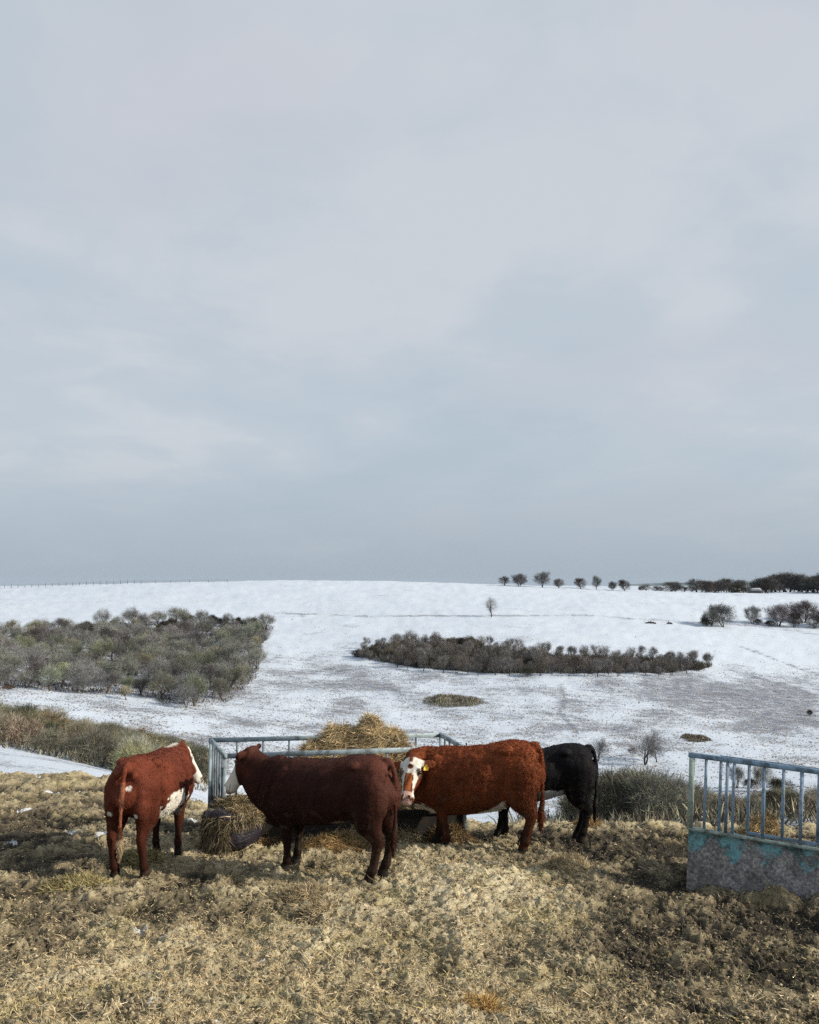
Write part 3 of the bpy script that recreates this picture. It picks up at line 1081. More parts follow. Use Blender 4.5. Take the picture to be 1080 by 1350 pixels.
    flow[tailtip] = np.array([0, 0, -1.0]) + rng.normal(0, 0.18, (tailtip.sum(), 3))
    flow[onhead] = d * 0.9 + rng.normal(0, 0.2, (onhead.sum(), 3))
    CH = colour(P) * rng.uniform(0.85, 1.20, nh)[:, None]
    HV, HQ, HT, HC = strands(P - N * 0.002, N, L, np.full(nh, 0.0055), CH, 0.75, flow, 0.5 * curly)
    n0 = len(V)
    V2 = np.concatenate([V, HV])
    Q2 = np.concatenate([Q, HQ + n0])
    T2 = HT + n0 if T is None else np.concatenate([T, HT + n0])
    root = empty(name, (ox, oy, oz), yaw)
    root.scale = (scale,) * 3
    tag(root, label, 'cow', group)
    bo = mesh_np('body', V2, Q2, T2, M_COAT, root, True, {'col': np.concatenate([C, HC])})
    for sg in (-1, 1):
        ey = MB()
        cpos = poll + (d * 0.135 + side * sg * 0.120 - nrm * 0.058) * hk
        ball(ey, cpos, 0.021)
        ey.build('eye', M_EYE, root, True)
    if tag_side is not None:
        for sg_ in tag_side:
            e0, ed, wide = eardir[0 if sg_ < 0 else 1]
            tm = MB()
            cc = e0 + ed * 0.10 + nrm * 0.030
            down = unit(-Y + nrm * 0.35)
            sd_ = unit(np.cross(down, nrm + ed * 0.01))
            nn_ = unit(np.cross(sd_, down)) * 0.003
            prof = [(-0.010, 0.0), (-0.010, 0.018), (-0.028, 0.030), (-0.028, 0.072), (0.028, 0.072), (0.028, 0.030), (0.010, 0.018), (0.010, 0.0)]
            VV = [cc + sd_ * a_ + down * b_ + nn_ * k_ for k_ in (1, -1) for a_, b_ in prof]
            QQ = [(i, (i + 1) % 8, 8 + (i + 1) % 8, 8 + i) for i in range(8)]
            QQ += [(0, 1, 6, 7), (2, 3, 4, 5), (8, 15, 14, 9), (10, 13, 12, 11)]
            TT_ = [(1, 2, 5), (1, 5, 6), (9, 13, 10), (9, 14, 13)]
            tm.add(VV, QQ, TT_)
            tm.build('ear_tag', M_TAG, root)
    return root


WHITE = np.array([0.62, 0.60, 0.55])


def coat_a(P, C, ht, hs, hn, head, nz, nz2):      # left animal, seen from behind
    head = head & (np.abs(hs) < 0.150)
    k = head * sstep(hn + 0.015 * nz, -0.038, -0.022)
    k = np.maximum(k, head * sstep(ht + 0.02 * nz2 + 0.5 * (hn + 0.1), 0.36, 0.39))
    k = np.maximum(k, sstep(-np.linalg.norm(np.stack([ht + 0.02, hs, hn + 0.02], 1), axis=1) + 0.02 * nz, -0.095, -0.075))
    C = mixc(C, k, WHITE)
    crest = sstep(0.055 - np.abs(P[:, 1]) + 0.03 * nz2, 0, 0.02) * sstep(P[:, 2], 1.22, 1.25) * sstep(P[:, 0], 0.36, 0.42) * (1 - sstep(P[:, 0], 0.72, 0.78))
    C = mixc(C, crest, WHITE)
    b = sstep(0.245 + 0.10 * nz + 0.06 * nz2 - np.hypot((P[:, 0] - 0.0) * 0.62, (P[:, 2] - 0.58)), 0, 0.025) * (P[:, 2] > 0.40)
    b = np.maximum(b, (P[:, 2] < 0.53 + 0.03 * nz) * sstep(P[:, 0], -0.38, -0.3) * (1 - sstep(P[:, 0], 0.3, 0.4)) * (P[:, 2] > 0.42))
    C = mixc(C, b, WHITE)
    for y, z, r in [(0.17, 0.74, 0.032), (-0.13, 0.72, 0.030), (-0.06, 1.03, 0.028)]:
        sp = sstep(r + 0.012 * nz2 - np.hypot((P[:, 1] - y) * 0.8, P[:, 2] - z), 0, 0.008) * (P[:, 0] < -0.6)
        C = mixc(C, sp, WHITE)
    tip = (P[:, 0] < -0.76) * (1 - sstep(P[:, 2] + 0.05 * nz2, 0.44, 0.54)) * (P[:, 2] > 0.15) * (np.abs(P[:, 1]) < 0.09)
    C = mixc(C, tip * 0.9, [0.36, 0.27, 0.17])
    strip = (P[:, 0] < -0.815) * (P[:, 2] > 0.62) * (P[:, 2] < 1.1) * (np.abs(P[:, 1]) < 0.028)
    C = mixc(C, strip * 0.35, [0.45, 0.20, 0.12])
    return C


def coat_b(P, C, ht, hs, hn, head, nz, nz2):      # dark animal in profile
    C = C * (1 + 1.2 * sstep(-P[:, 0], 0.52, 0.78) + 0.7 * sstep(P[:, 2] + 0.05 * nz, 1.12, 1.28))[:, None]  # rump and topline brightened in the coat colour, imitating sunlight on them
    head = head & (np.abs(hs) < 0.150)
    lim = -0.045 - 0.16 * sstep(ht, 0.15, 0.42)
    k = head * sstep(hn + 0.015 * nz - lim, -0.012, 0.012) * sstep(ht, 0.02, 0.06)
    C = mixc(C, k, WHITE * 0.95)
    mz = head * sstep(ht, 0.47, 0.49)
    C = mixc(C, mz * 0.7, [0.30, 0.22, 0.20])
    b = (P[:, 2] < 0.60 + 0.02 * nz) * sstep(P[:, 0], -0.42, -0.36) * (1 - sstep(P[:, 0], -0.2, -0.1)) * (P[:, 2] > 0.45)
    C = mixc(C, b * 0.8, [0.25, 0.2, 0.18])
    return C


def coat_c(P, C, ht, hs, hn, head, nz, nz2):      # fluffy orange animal looking at the camera
    head = head & (np.abs(hs) < 0.150)
    fr = head * sstep(hn, -0.13, -0.11)
    white = fr * sstep(ht + 0.012 * nz2, -0.045, -0.03) * (1 - sstep(ht + 0.012 * nz2 + 0.10 * np.abs(hs) - 0.012, 0.165, 0.18))
    side_w = head * sstep(np.abs(hs) + 0.01 * nz2, 0.050, 0.058) * sstep(ht, 0.14, 0.17) * (1 - sstep(ht, 0.43, 0.46)) * sstep(hn, -0.11, -0.09)
    white = np.maximum(white, side_w)
    C = mixc(C, white, WHITE * 1.05)
    spot = head * sstep(0.030 + 0.006 * nz2 - np.hypot(hs * 0.85, ht - 0.085), 0, 0.006) * (hn > -0.07)
    C = mixc(C, spot, [0.10, 0.025, 0.015])
    top = head * sstep(0.030 + 0.01 * nz2 - np.abs(hs), 0, 0.01) * (1 - sstep(ht, 0.02, 0.035))
    C = mixc(C, top, [0.22, 0.065, 0.025])
    bridge = head * sstep(0.046 + 0.008 * nz2 - np.abs(hs), 0, 0.008) * sstep(ht, 0.155, 0.175) * (1 - sstep(ht, 0.37, 0.39)) * (hn > -0.08)
    C = mixc(C, bridge, [0.27, 0.085, 0.030])
    mz = head * sstep(ht, 0.385, 0.40) * (np.abs(hs) < 0.066)
    C = mixc(C, mz * 0.95, [0.52, 0.36, 0.31])
    for sg in (-1, 1):
        no = head * sstep(0.018 - np.hypot((hs - sg * 0.040) * 0.9, (ht - 0.45)), 0, 0.006) * (hn > -0.09)
        C = mixc(C, no, [0.03, 0.015, 0.012])
    mouth = head * sstep(0.007 - np.abs(ht - 0.493), 0, 0.004) * (hn < -0.02)
    C = mixc(C, mouth, [0.05, 0.03, 0.03])
    b = sstep(0.45 - 0.55 * (P[:, 0] + 0.05) + 0.03 * nz - P[:, 2], 0, 0.02) * sstep(P[:, 0], -0.40, -0.36) * (1 - sstep(P[:, 0], -0.02, 0.06)) * (P[:, 2] > 0.25)
    C = mixc(C, b * 0.9, WHITE * 0.85)
    br = sstep(0.15 + 0.03 * nz2 - np.hypot((P[:, 0] - 0.68) * 0.7, P[:, 2] - 0.36), 0, 0.02) * (P[:, 2] > 0.33)
    C = mixc(C, br, WHITE * 0.85)
    return C


def coat_d(P, C, ht, hs, hn, head, nz, nz2):      # black animal
    b = (P[:, 2] < 0.70 + 0.03 * nz) * sstep(P[:, 0], -0.40, -0.34) * (1 - sstep(P[:, 0], -0.1, 0.0)) * (P[:, 2] > 0.5)
    C = mixc(C, b, [0.42, 0.44, 0.47])
    f = head * sstep(hn, -0.06, -0.04)
    return mixc(C, f, WHITE)


def ang(a):
    return (math.cos(R(a)), math.sin(R(a)))


GRP = 'cattle feeding at the yard'
make_cow('cow', 'red-brown cow seen from behind at the far left, white flank patch and blond tail tip', (0.108, 0.028, 0.015), 0.9, ang(84), hit(152, 1153), (-0.60, 0.165), 1.0,
         (0.98, -0.07, 1.17), (0.15, -0.40, -0.88), (0.0, -0.05, 0.0, 0.04), 0.03, coat_a, (60000, 0.015, 1.0), tag_side=(1,), fat=1.0, group=GRP, ear_up=0.9, shear=0.04, head_k=0.86, belly=0.05)
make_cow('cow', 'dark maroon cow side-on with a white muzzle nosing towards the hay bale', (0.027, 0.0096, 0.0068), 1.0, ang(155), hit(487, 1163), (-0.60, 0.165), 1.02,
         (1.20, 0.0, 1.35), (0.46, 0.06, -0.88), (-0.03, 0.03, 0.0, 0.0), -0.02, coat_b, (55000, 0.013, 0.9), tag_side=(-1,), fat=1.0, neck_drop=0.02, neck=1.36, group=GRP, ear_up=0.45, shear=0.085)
make_cow('cow', 'fluffy orange-brown cow with a white blotched face looking at the camera', (0.150, 0.042, 0.017), 0.8, ang(165), hit(690, 1122), (-0.60, 0.165), 1.04,
         (0.74, 0.42, 1.22), (0.0, 0.58, -0.81), (-0.13, 0.04, 0.0, 0.05), 0.0, coat_c, (90000, 0.026, 1.7), tag_side=(-1,), fat=1.0, neck_drop=0.0, group=GRP, shear=0.10, belly=0.14)
make_cow('cow', 'black cow half hidden behind the fluffy orange-brown cow', (0.0065, 0.0062, 0.0075), 0.5, ang(169), hit(766, 1108), (-0.60, 0.165), 0.98,
         (1.08, 0.0, 1.20), (0.5, 0.0, -0.86), (-0.05, 0.05, 0.0, 0.05), 0.0, coat_d, (35000, 0.016, 1.0), fat=1.0, group=GRP, shear=0.13)


# ------------------------------------------------------------------ hay things
def hay_mound(name, cx_, cy_, cz_, rx, ry, h, nst, peaks, mat_dark=0.2, parent=None, rot=0.0, Lr=(0.08, 0.28), seed=5, flat=0.0, tint=(1, 1, 1)):
    """a lumpy heap of hay with loose stems; peaks: (x, y, height, radius) in units of rx, ry, h"""
    nn = 90
    uu, vv = np.meshgrid(np.linspace(-1, 1, nn), np.linspace(-1, 1, nn))

    def height(a, b):
        r = np.sqrt(a * a + b * b)
        z = np.zeros_like(a)
        for px_, py_, ph, pr in peaks:
            z = np.maximum(z, ph * np.exp(-(((a - px_) / pr) ** 2 + ((b - py_) / pr) ** 2)))
        z = z * (1 - sstep(r, 0.65, 1.0)) + 0.06 * (1 - sstep(r, 0.8, 1.0))
        z = z + (0.10 * fbm(a * 3, b * 3, 3, seed)) * (1 - sstep(r, 0.6, 1.0))
        return z * h
    Z = height(uu, vv)
    inside = np.sqrt(uu ** 2 + vv ** 2) <= 1.02
    c, s = math.cos(rot), math.sin(rot)
    X = cx_ + (uu * rx * c - vv * ry * s)
    Y_ = cy_ + (uu * rx * s + vv * ry * c)
    V = np.stack([X, Y_, cz_ + Z], -1).reshape(-1, 3)
    Q = grid_faces(nn, nn)
    Q = Q[inside.ravel()[Q].all(1)]
    C0 = np.tile(np.array([[0.16, 0.125, 0.062]]), (len(V), 1)) * (1 + 0.5 * perlin(V[:, 0] * 14, V[:, 2] * 14 + V[:, 1] * 9, 3))[:, None] * np.array(tint)
    n = nst
    a = rng.uniform(-1, 1, n * 2)
    b = rng.uniform(-1, 1, n * 2)
    k = np.where(a * a + b * b < 1)[0][:n]
    a, b = a[k], b[k]
    n = len(a)
    z = height(a, b)
    e = 0.02
    dzx = (height(a + e, b) - z) / (e * rx)
    dzy = (height(a, b + e) - z) / (e * ry)
    Nl = np.stack([-(dzx * c - dzy * s), -(dzx * s + dzy * c), np.ones(n)], 1)
    Nl /= np.linalg.norm(Nl, axis=1)[:, None]
    P = np.stack([cx_ + a * rx * c - b * ry * s, cy_ + a * rx * s + b * ry * c, cz_ + z], 1)
    cols = straw_cols(n, mat_dark) * np.array(tint)
    cl = 0.75 + 0.6 * perlin(P[:, 0] * 8, P[:, 2] * 8 + P[:, 1] * 5, 9)
    cols = cols * np.clip(cl, 0.4, 1.3)[:, None]
    SV, SQ, ST, SCc = strands(P, Nl, rng.uniform(*Lr, n), rng.uniform(0.003, 0.0065, n), cols, 0.6, None, 0.9)
    n0 = len(V)
    used = np.concatenate([V, SV])
    return mesh_np(name, used, np.concatenate([Q, SQ + n0]), ST + n0, M_STRAW, parent, False, {'col': np.concatenate([C0, SCc])})


# ------------------------------------------------------------------ ring of rails round the hay: the big feeder
def P_at(px, py, d):
    u, s = ray(px, py)
    return np.array([u * d, d, CZ + s * d])


def make_feeder():
    A = P_at(297, 997, 11.1)        # near left top corner
    zt = A[2]
    B = P_at(612, 986, 11.6)        # near right
    Cc = P_at(581, 969, 12.6)      # far right
    D = P_at(278, 976, 12.2)       # far left
    ctr = (A + B + Cc + D) / 4
    root = empty('hay_feeder', (ctr[0], ctr[1], gz(ctr[0], ctr[1])))
    tag(root, 'rectangular blue-grey metal rail feeder heaped with hay behind the cows', 'feeder')
    off = np.array(root.location)
    pts = [p - off for p in (A, B, Cc, D)]
    for i in range(4):
        p, q = pts[i], pts[(i + 1) % 4]
        m = MB()
        t = unit(q - p)
        m.beam(p - t * 0.03 + np.array([0, 0, 0.0015 * (i % 2)]), q + t * 0.03 + np.array([0, 0, 0.0015 * (i % 2)]), 0.045, 0.062)
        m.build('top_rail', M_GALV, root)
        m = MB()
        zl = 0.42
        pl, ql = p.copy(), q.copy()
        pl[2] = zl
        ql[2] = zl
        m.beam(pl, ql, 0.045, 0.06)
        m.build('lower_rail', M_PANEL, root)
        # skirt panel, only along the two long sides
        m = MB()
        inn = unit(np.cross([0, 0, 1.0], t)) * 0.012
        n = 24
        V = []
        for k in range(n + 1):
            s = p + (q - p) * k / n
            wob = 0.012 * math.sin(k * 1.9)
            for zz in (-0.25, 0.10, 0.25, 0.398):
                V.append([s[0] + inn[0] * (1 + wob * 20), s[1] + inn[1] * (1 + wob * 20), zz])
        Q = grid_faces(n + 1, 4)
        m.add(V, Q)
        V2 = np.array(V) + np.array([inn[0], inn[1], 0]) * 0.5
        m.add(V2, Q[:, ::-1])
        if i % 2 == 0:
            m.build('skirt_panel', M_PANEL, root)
        L = np.linalg.norm(q - p)
        nb = max(3, int(round(L / (0.36 if i % 2 == 0 else 0.2))))
        for k in range(nb):
            s = p + (q - p) * k / nb
            m = MB()
            wd = 0.045 if k == 0 else 0.028
            b0 = np.array([s[0], s[1], -0.1 if k == 0 else 0.445])
            b1 = np.array([s[0], s[1], s[2] - 0.035])
            m.beam(b0, b1, wd, wd, up=t)
            m.build('corner_post' if k == 0 else 'upright', M_GALV if k == 0 else M_GALVD, root)
    # tow-bar lever sticking up at the right end
    m = MB()
    b = pts[1]
    m.tube([b + [0.02, 0.02, -0.5], b + [0.06, 0.03, -0.1], b + [0.03, 0.04, 0.06]], [0.014, 0.014, 0.012], 6)
    m.build('latch_lever', M_PANEL, root)
    return off, A, B, Cc, D


off, fa, fb, fc, fd = make_feeder()
fzt = fa[2]
hm = hay_mound('hay_pile', 0.0, 0.0, 0.0, 1.42, 0.62, 1.42, 85000,
               [(0.10, 0.0, 1.06, 0.44), (0.03, 0.05, 0.98, 0.36), (-0.10, 0.0, 1.0, 0.30), (-0.22, -0.05, 0.98, 0.28), (-0.42, -0.1, 0.86, 0.30), (0.36, 0.0, 0.90, 0.38), (0.62, -0.2, 0.70, 0.36), (-0.7, 0, 0.5, 0.3), (0.75, 0.1, 0.55, 0.4)], 0.06, Lr=(0.05, 0.20), seed=12, tint=(1.12, 1.10, 1.05))
hc = P_at(468, 990, 11.85)
hm.location = (hc[0], hc[1], gz(hc[0], hc[1]) + 0.02)
hm.rotation_euler = (0, 0, math.atan2(fb[1] - fa[1], fb[0] - fa[0]))
tag(hm, 'tall peaked heap of golden hay inside the rail feeder', 'hay')


def make_bale():
    x, y = hit(306, 1120)
    y += 0.30
    x = x * y / (y - 0.30)
    z0 = gz(x, y)
    root = empty('wrapped_bale', (x, y, z0), R(12))
    tag(root, 'squat bale in dark plastic wrap, hay spilling over its top, below the maroon cow', 'bale')
    m, t, b = new_mat('dark_bale_wrap', 0.42, 0.4)
    pos = t.add('ShaderNodeTexCoord').outputs['Object']
    sc = t.add('ShaderNodeVectorMath', {0: pos, 1: (1, 1, 6)}, operation='MULTIPLY').outputs[0]
    n = t.noise(sc, 6, 5, 0.6, 1.0)
    t.put(b.inputs['Base Color'], t.ramp(n, [(0.35, (0.010, 0.009, 0.014)), (0.6, (0.030, 0.025, 0.040)), (0.75, (0.075, 0.062, 0.085))]))
    bump(t, b, n, 0.8, 0.02)
    mb = MB()
    n = 48
    prof = [(0.0, 0.02), (0.28, 0.01), (0.335, 0.05), (0.36, 0.16), (0.365, 0.28), (0.35, 0.39), (0.31, 0.455), (0.22, 0.48), (0.0, 0.485)]
    V = []
    for r_, z_ in prof:
        for k in range(n):
            a = 2 * math.pi * k / n
            rr = r_ * (1 + 0.045 * math.sin(3 * a + z_ * 9) + 0.03 * math.sin(7 * a + 2 + z_ * 15) + 0.02 * math.sin(17 * a))
            V.append((rr * math.cos(a), rr * math.sin(a), z_ * (1 + 0.06 * math.sin(2 * a))))
    Q = [(i * n + k, i * n + (k + 1) % n, (i + 1) * n + (k + 1) % n, (i + 1) * n + k) for i in range(len(prof) - 1) for k in range(n)]
    mb.add(V, Q)
    mb.build('plastic_wrap', m, root, True)
    hay = hay_mound('hay_top', 0.03, 0, 0.36, 0.37, 0.37, 0.24, 6000, [(0.0, 0, 0.85, 0.7), (0.25, -0.2, 0.8, 0.4)], 0.45, parent=root, Lr=(0.06, 0.2), seed=33, tint=(0.8, 0.78, 0.7))
    # strands hanging down the sides
    k = 5000
    a = rng.uniform(0, 2 * math.pi, k)
    a = a[(rng.uniform(0, 1, k) < 0.35) & (np.cos(a - R(-75)) > 0.2) | (np.cos(a - R(195)) > 0.35)]
    k = len(a)
    P = np.stack([0.375 * np.cos(a), 0.375 * np.sin(a), rng.uniform(0.12, 0.48, k)], 1)
    P[:, 2] = np.where(np.cos(a - R(195)) > 0.35, P[:, 2] - 0.06, np.maximum(P[:, 2], 0.40))
    N = np.stack([np.cos(a), np.sin(a), np.zeros(k)], 1)
    D = np.array([0, 0, -1.0]) + rng.normal(0, 0.35, (k, 3))
    V, Q, T, C = strands(P, N, rng.uniform(0.07, 0.22, k), rng.uniform(0.004, 0.008, k), straw_cols(k, 0.5) * 0.55, 0.4, D, 0.6)
    mesh_np('hanging_hay', V, Q, T, M_STRAW, root, False, {'col': C})


make_bale()

# ------------------------------------------------------------------ barred trough at the right
def make_trough():
    rt = empty('barred_feed_trough')
    a = P_at(908, 1092, 9.42)     # front left of the sill
    rt.location = a
    rt.rotation_euler = (0, R(3.6), R(-21))
    tag(rt, 'mud-caked feed trough with flaking turquoise paint and tall blue bars, right edge', 'trough')
    m, t, b = new_mat('muddy_turquoise_trough', 0.8, 0.25)
    pos = t.add('ShaderNodeTexCoord').outputs['Object']
    sep_ = t.add('ShaderNodeSeparateXYZ', {0: pos})
    big = t.noise(pos, 2.8, 5, 0.6, 0.6)
    fine = t.noise(pos, 30, 5, 0.7)
    # bare flakes of paint show between mud splashed up from below in arches
    arch = t.math('MULTIPLY', t.math('SINE', t.math('MULTIPLY', t.math('ADD', sep_.outputs[0], 0.02), 2 * math.pi / 0.375)), 0.10)
    lvl = t.math('ADD', t.math('MULTIPLY', sep_.outputs[2], 1.0), t.math('MULTIPLY', t.math('SUBTRACT', big, 0.5), 0.42))
    lvl = t.math('ADD', lvl, t.math('ADD', arch, t.math('MULTIPLY', t.math('SUBTRACT', fine, 0.5), 0.05)))
    paint = t.math('MULTIPLY', t.map(lvl, -0.185, -0.150), t.map(t.noise(pos, 3.4, 6, 0.75), 0.43, 0.51))
    tq = t.ramp(t.noise(pos, 12, 4, 0.6), [(0.35, (0.12, 0.28, 0.30)), (0.55, (0.20, 0.43, 0.48)), (0.7, (0.28, 0.47, 0.58))])
    rust = t.map(t.noise(pos, 5, 5, 0.65), 0.50, 0.60)
    tq = t.mix(t.math('MULTIPLY', rust, 0.75), tq, (0.055, 0.060, 0.052, 1))
    mud = t.ramp(t.math('ADD', t.math('MULTIPLY', fine, 0.6), t.math('MULTIPLY', t.noise(pos, 9, 4, 0.6), 0.4)), [(0.36, (0.070, 0.070, 0.074)), (0.50, (0.185, 0.180, 0.182)), (0.60, (0.37, 0.36, 0.335))])
    mud = t.mix(t.map(t.noise(pos, 1.7, 4, 0.6), 0.42, 0.62), mud, t.mix(1.0, mud, (1.45, 1.45, 1.5, 1), 'MULTIPLY'))
    splash = t.map(t.math('ADD', t.noise(t.add('ShaderNodeVectorMath', {0: pos, 1: (1.0, 1.0, 0.45)}, operation='MULTIPLY').outputs[0], 22, 5, 0.8, 1.5), t.math('MULTIPLY', sep_.outputs[2], -0.06)), 0.60, 0.68, 0.0, 0.8)
    mud = t.mix(splash, mud, (0.34, 0.32, 0.27, 1))
    t.put(b.inputs['Base Color'], t.mix(paint, mud, tq))
    bump(t, b, t.math('SUBTRACT', fine, t.math('MULTIPLY', paint, 0.4)), 0.7, 0.02)
    L = 3.4
    TW = 0.17
    mb = MB()

    def wall(x0, x1, y0, y1, z0, z1, nx=60, nz=14):
        """slab with slightly dented faces"""
        V = []
        for yy, sg in ((y0, -1), (y1, 1)):
            X, Z = np.meshgrid(np.linspace(x0, x1, nx), np.linspace(z0, z1, nz), indexing='ij')
            dent = 0.010 * fbm(X * 3, Z * 3 + yy * 7, 3, 15) + 0.035 * sstep(-Z, 0.25, 0.6) * np.maximum(fbm(X * 4, Z * 4, 3, 18) + 0.25, 0)
            V.append(np.stack([X, np.full_like(X, yy) + sg * dent, Z], -1).reshape(-1, 3))
        Vv = np.concatenate(V)
        g = grid_faces(nx, nz)
        o_ = nx * nz
        Q = [g, g[:, ::-1] + o_]
        top = np.array([[i * nz + nz - 1, (i + 1) * nz + nz - 1, o_ + (i + 1) * nz + nz - 1, o_ + i * nz + nz - 1] for i in range(nx - 1)])
        e0 = np.array([[k, k + 1, o_ + k + 1, o_ + k] for k in range(nz - 1)])
        e1 = e0[:, ::-1] + (nx - 1) * nz
        mb.add(Vv, np.concatenate(Q + [top, e0, e1]))
    wall(0, L, 0.0, TW, -0.95, -0.022)
    wall(0, L, 0.80, 0.86, -0.95, -0.30, 60, 12)
    mb.build('trough_wall', m, rt)
    e = MB()
    n0 = mb
    mb = e
    V = []
    wall(0.0, 0.05, TW + 0.002, 0.798, -0.95, -0.30, 3, 10)
    e.build('end_plate', m, rt)
    f = MB()
    f.beam((0.0, 0.49, -0.55), (L, 0.49, -0.55), 0.62, 0.03)
    f.build('trough_floor', M_PANEL, rt)
    s = MB()
    s.beam((-0.02, -0.004, 0), (L, -0.004, 0), 0.035, 0.030)
    s.build('front_sill', M_PALE, rt)
    s = MB()
    s.beam((0.6, TW - 0.01, 0.006), (L, TW - 0.01, 0.006), 0.035, 0.035)
    s.build('rear_sill', M_BARS, rt)
    H = 0.785
    s = MB()
    s.beam((-0.03, 0.0, H + 0.02), (L, 0.0, H + 0.02), 0.045, 0.05)
    s.build('top_rail', M_BLUE, rt)
    s = MB()
    s.beam((0.30, TW - 0.01, H + 0.005), (L, TW - 0.01, H + 0.005), 0.04, 0.045)
    s.build('top_rail', M_BARS, rt)
    s = MB()
    s.beam((0.0, 0.024, H + 0.022), (0.30, TW - 0.03, H + 0.006), 0.04, 0.04)
    s.build('top_rail', M_BLUE, rt)
    p = MB()
    p.beam((0.012, -0.003, 0.016), (0.012, -0.003, H - 0.006), 0.062, 0.045, up=(0, 1, 0))
    p.build('corner_post', M_PALE, rt)
    for k in range(1, 10):
        p = MB()
        x = 0.012 + 0.372 * k
        p.beam((x, 0.0, 0.016), (x, 0.0, H - 0.006), 0.036, 0.034, up=(0, 1, 0))
        p.build('bar', M_BARS if k % 2 else M_BLUE, rt)
    for k, x in enumerate([0.16, 0.315, 0.455, 0.61, 0.96, 1.31, 1.68, 2.05, 2.4, 2.8, 3.15]):
        p = MB()
        yy = TW - 0.01 if x > 0.3 else 0.10
        p.beam((x, yy, 0.024 if x > 0.6 else -0.024), (x, yy, H - 0.018), 0.032, 0.03, up=(0, 1, 0))
        p.build('bar', M_BARS, rt)
    # hay lying behind the bars
    bpy.context.view_layer.update()
    hp = rt.matrix_world @ Vector((0.72, 0.42, -0.30))
    h = hay_mound('hay_pile', 0, 0, 0, 0.34, 0.24, 0.42, 9000, [(0.0, 0, 0.85, 0.5), (0.45, 0.1, 1.0, 0.4), (-0.45, 0, 0.6, 0.4)], 0.05, Lr=(0.05, 0.16), seed=44, tint=(1.05, 0.98, 0.85))
    h.location = hp
    tag(h, 'small yellow clump of hay lying behind the blue bars of the trough', 'hay')


make_trough()


# clumps of fresh hay lying about the yard
for px, py, rx, ry, hh, lab in [(185, 1130, .26, .2, .10, 'greenish hay clump lying just behind the hooves of the leftmost cow'),
                                (748, 1142, .30, .24, .14, 'pale straw clump below the black cow, right of the fresh straw'),
                                (405, 1178, .30, .22, .10, 'hay clump in front of the maroon cow, left of its hind hooves'),
                                (632, 1328, .16, .12, .07, 'orange-yellow hay tuft near the bottom edge of the picture'),
                                (440, 1112, .45, .25, .14, 'rusty hay drift under the belly of the maroon cow'),
                                (100, 1165, .35, .22, .10, 'low olive hay clump at the left, nearer than the leftmost cow'),
                                (775, 1090, .28, .2, .16, 'brown hay lump beside the hind hooves of the black cow'),
                                (346, 1108, .42, .2, .30, 'dark brown hay drift between the bale and the front legs of the maroon cow'),
                                (592, 1106, .34, .16, .24, 'dark trodden hay between the front hooves of the fluffy orange-brown cow'),
                                (425, 1200, .22, .15, .07, 'pale straw wisp below the maroon cow')]:
    x, y = hit(px, py)
    o = hay_mound('hay_clump', 0, 0, 0, rx, ry, hh, int(9000 * rx * ry / 0.05 * 0.5), [(0, 0, 0.8, 0.55), (0.3, 0.2, 0.7, 0.4), (-0.35, -0.1, 0.6, 0.4)], 0.15, Lr=(0.05, 0.17), seed=int(px),
                  tint=(1.02, 0.82, 0.50) if 'orange-yellow' in lab else ((0.5, 0.42, 0.33) if 'dark' in lab else (0.9, 0.75, 0.55) if 'rusty' in lab or 'brown' in lab else ((0.85, 0.9, 0.7) if 'green' in lab or 'olive' in lab else (1, 1, 1))))
    o.location = (x, y, gz(x, y) - 0.045)
    tag(o, lab, 'hay')


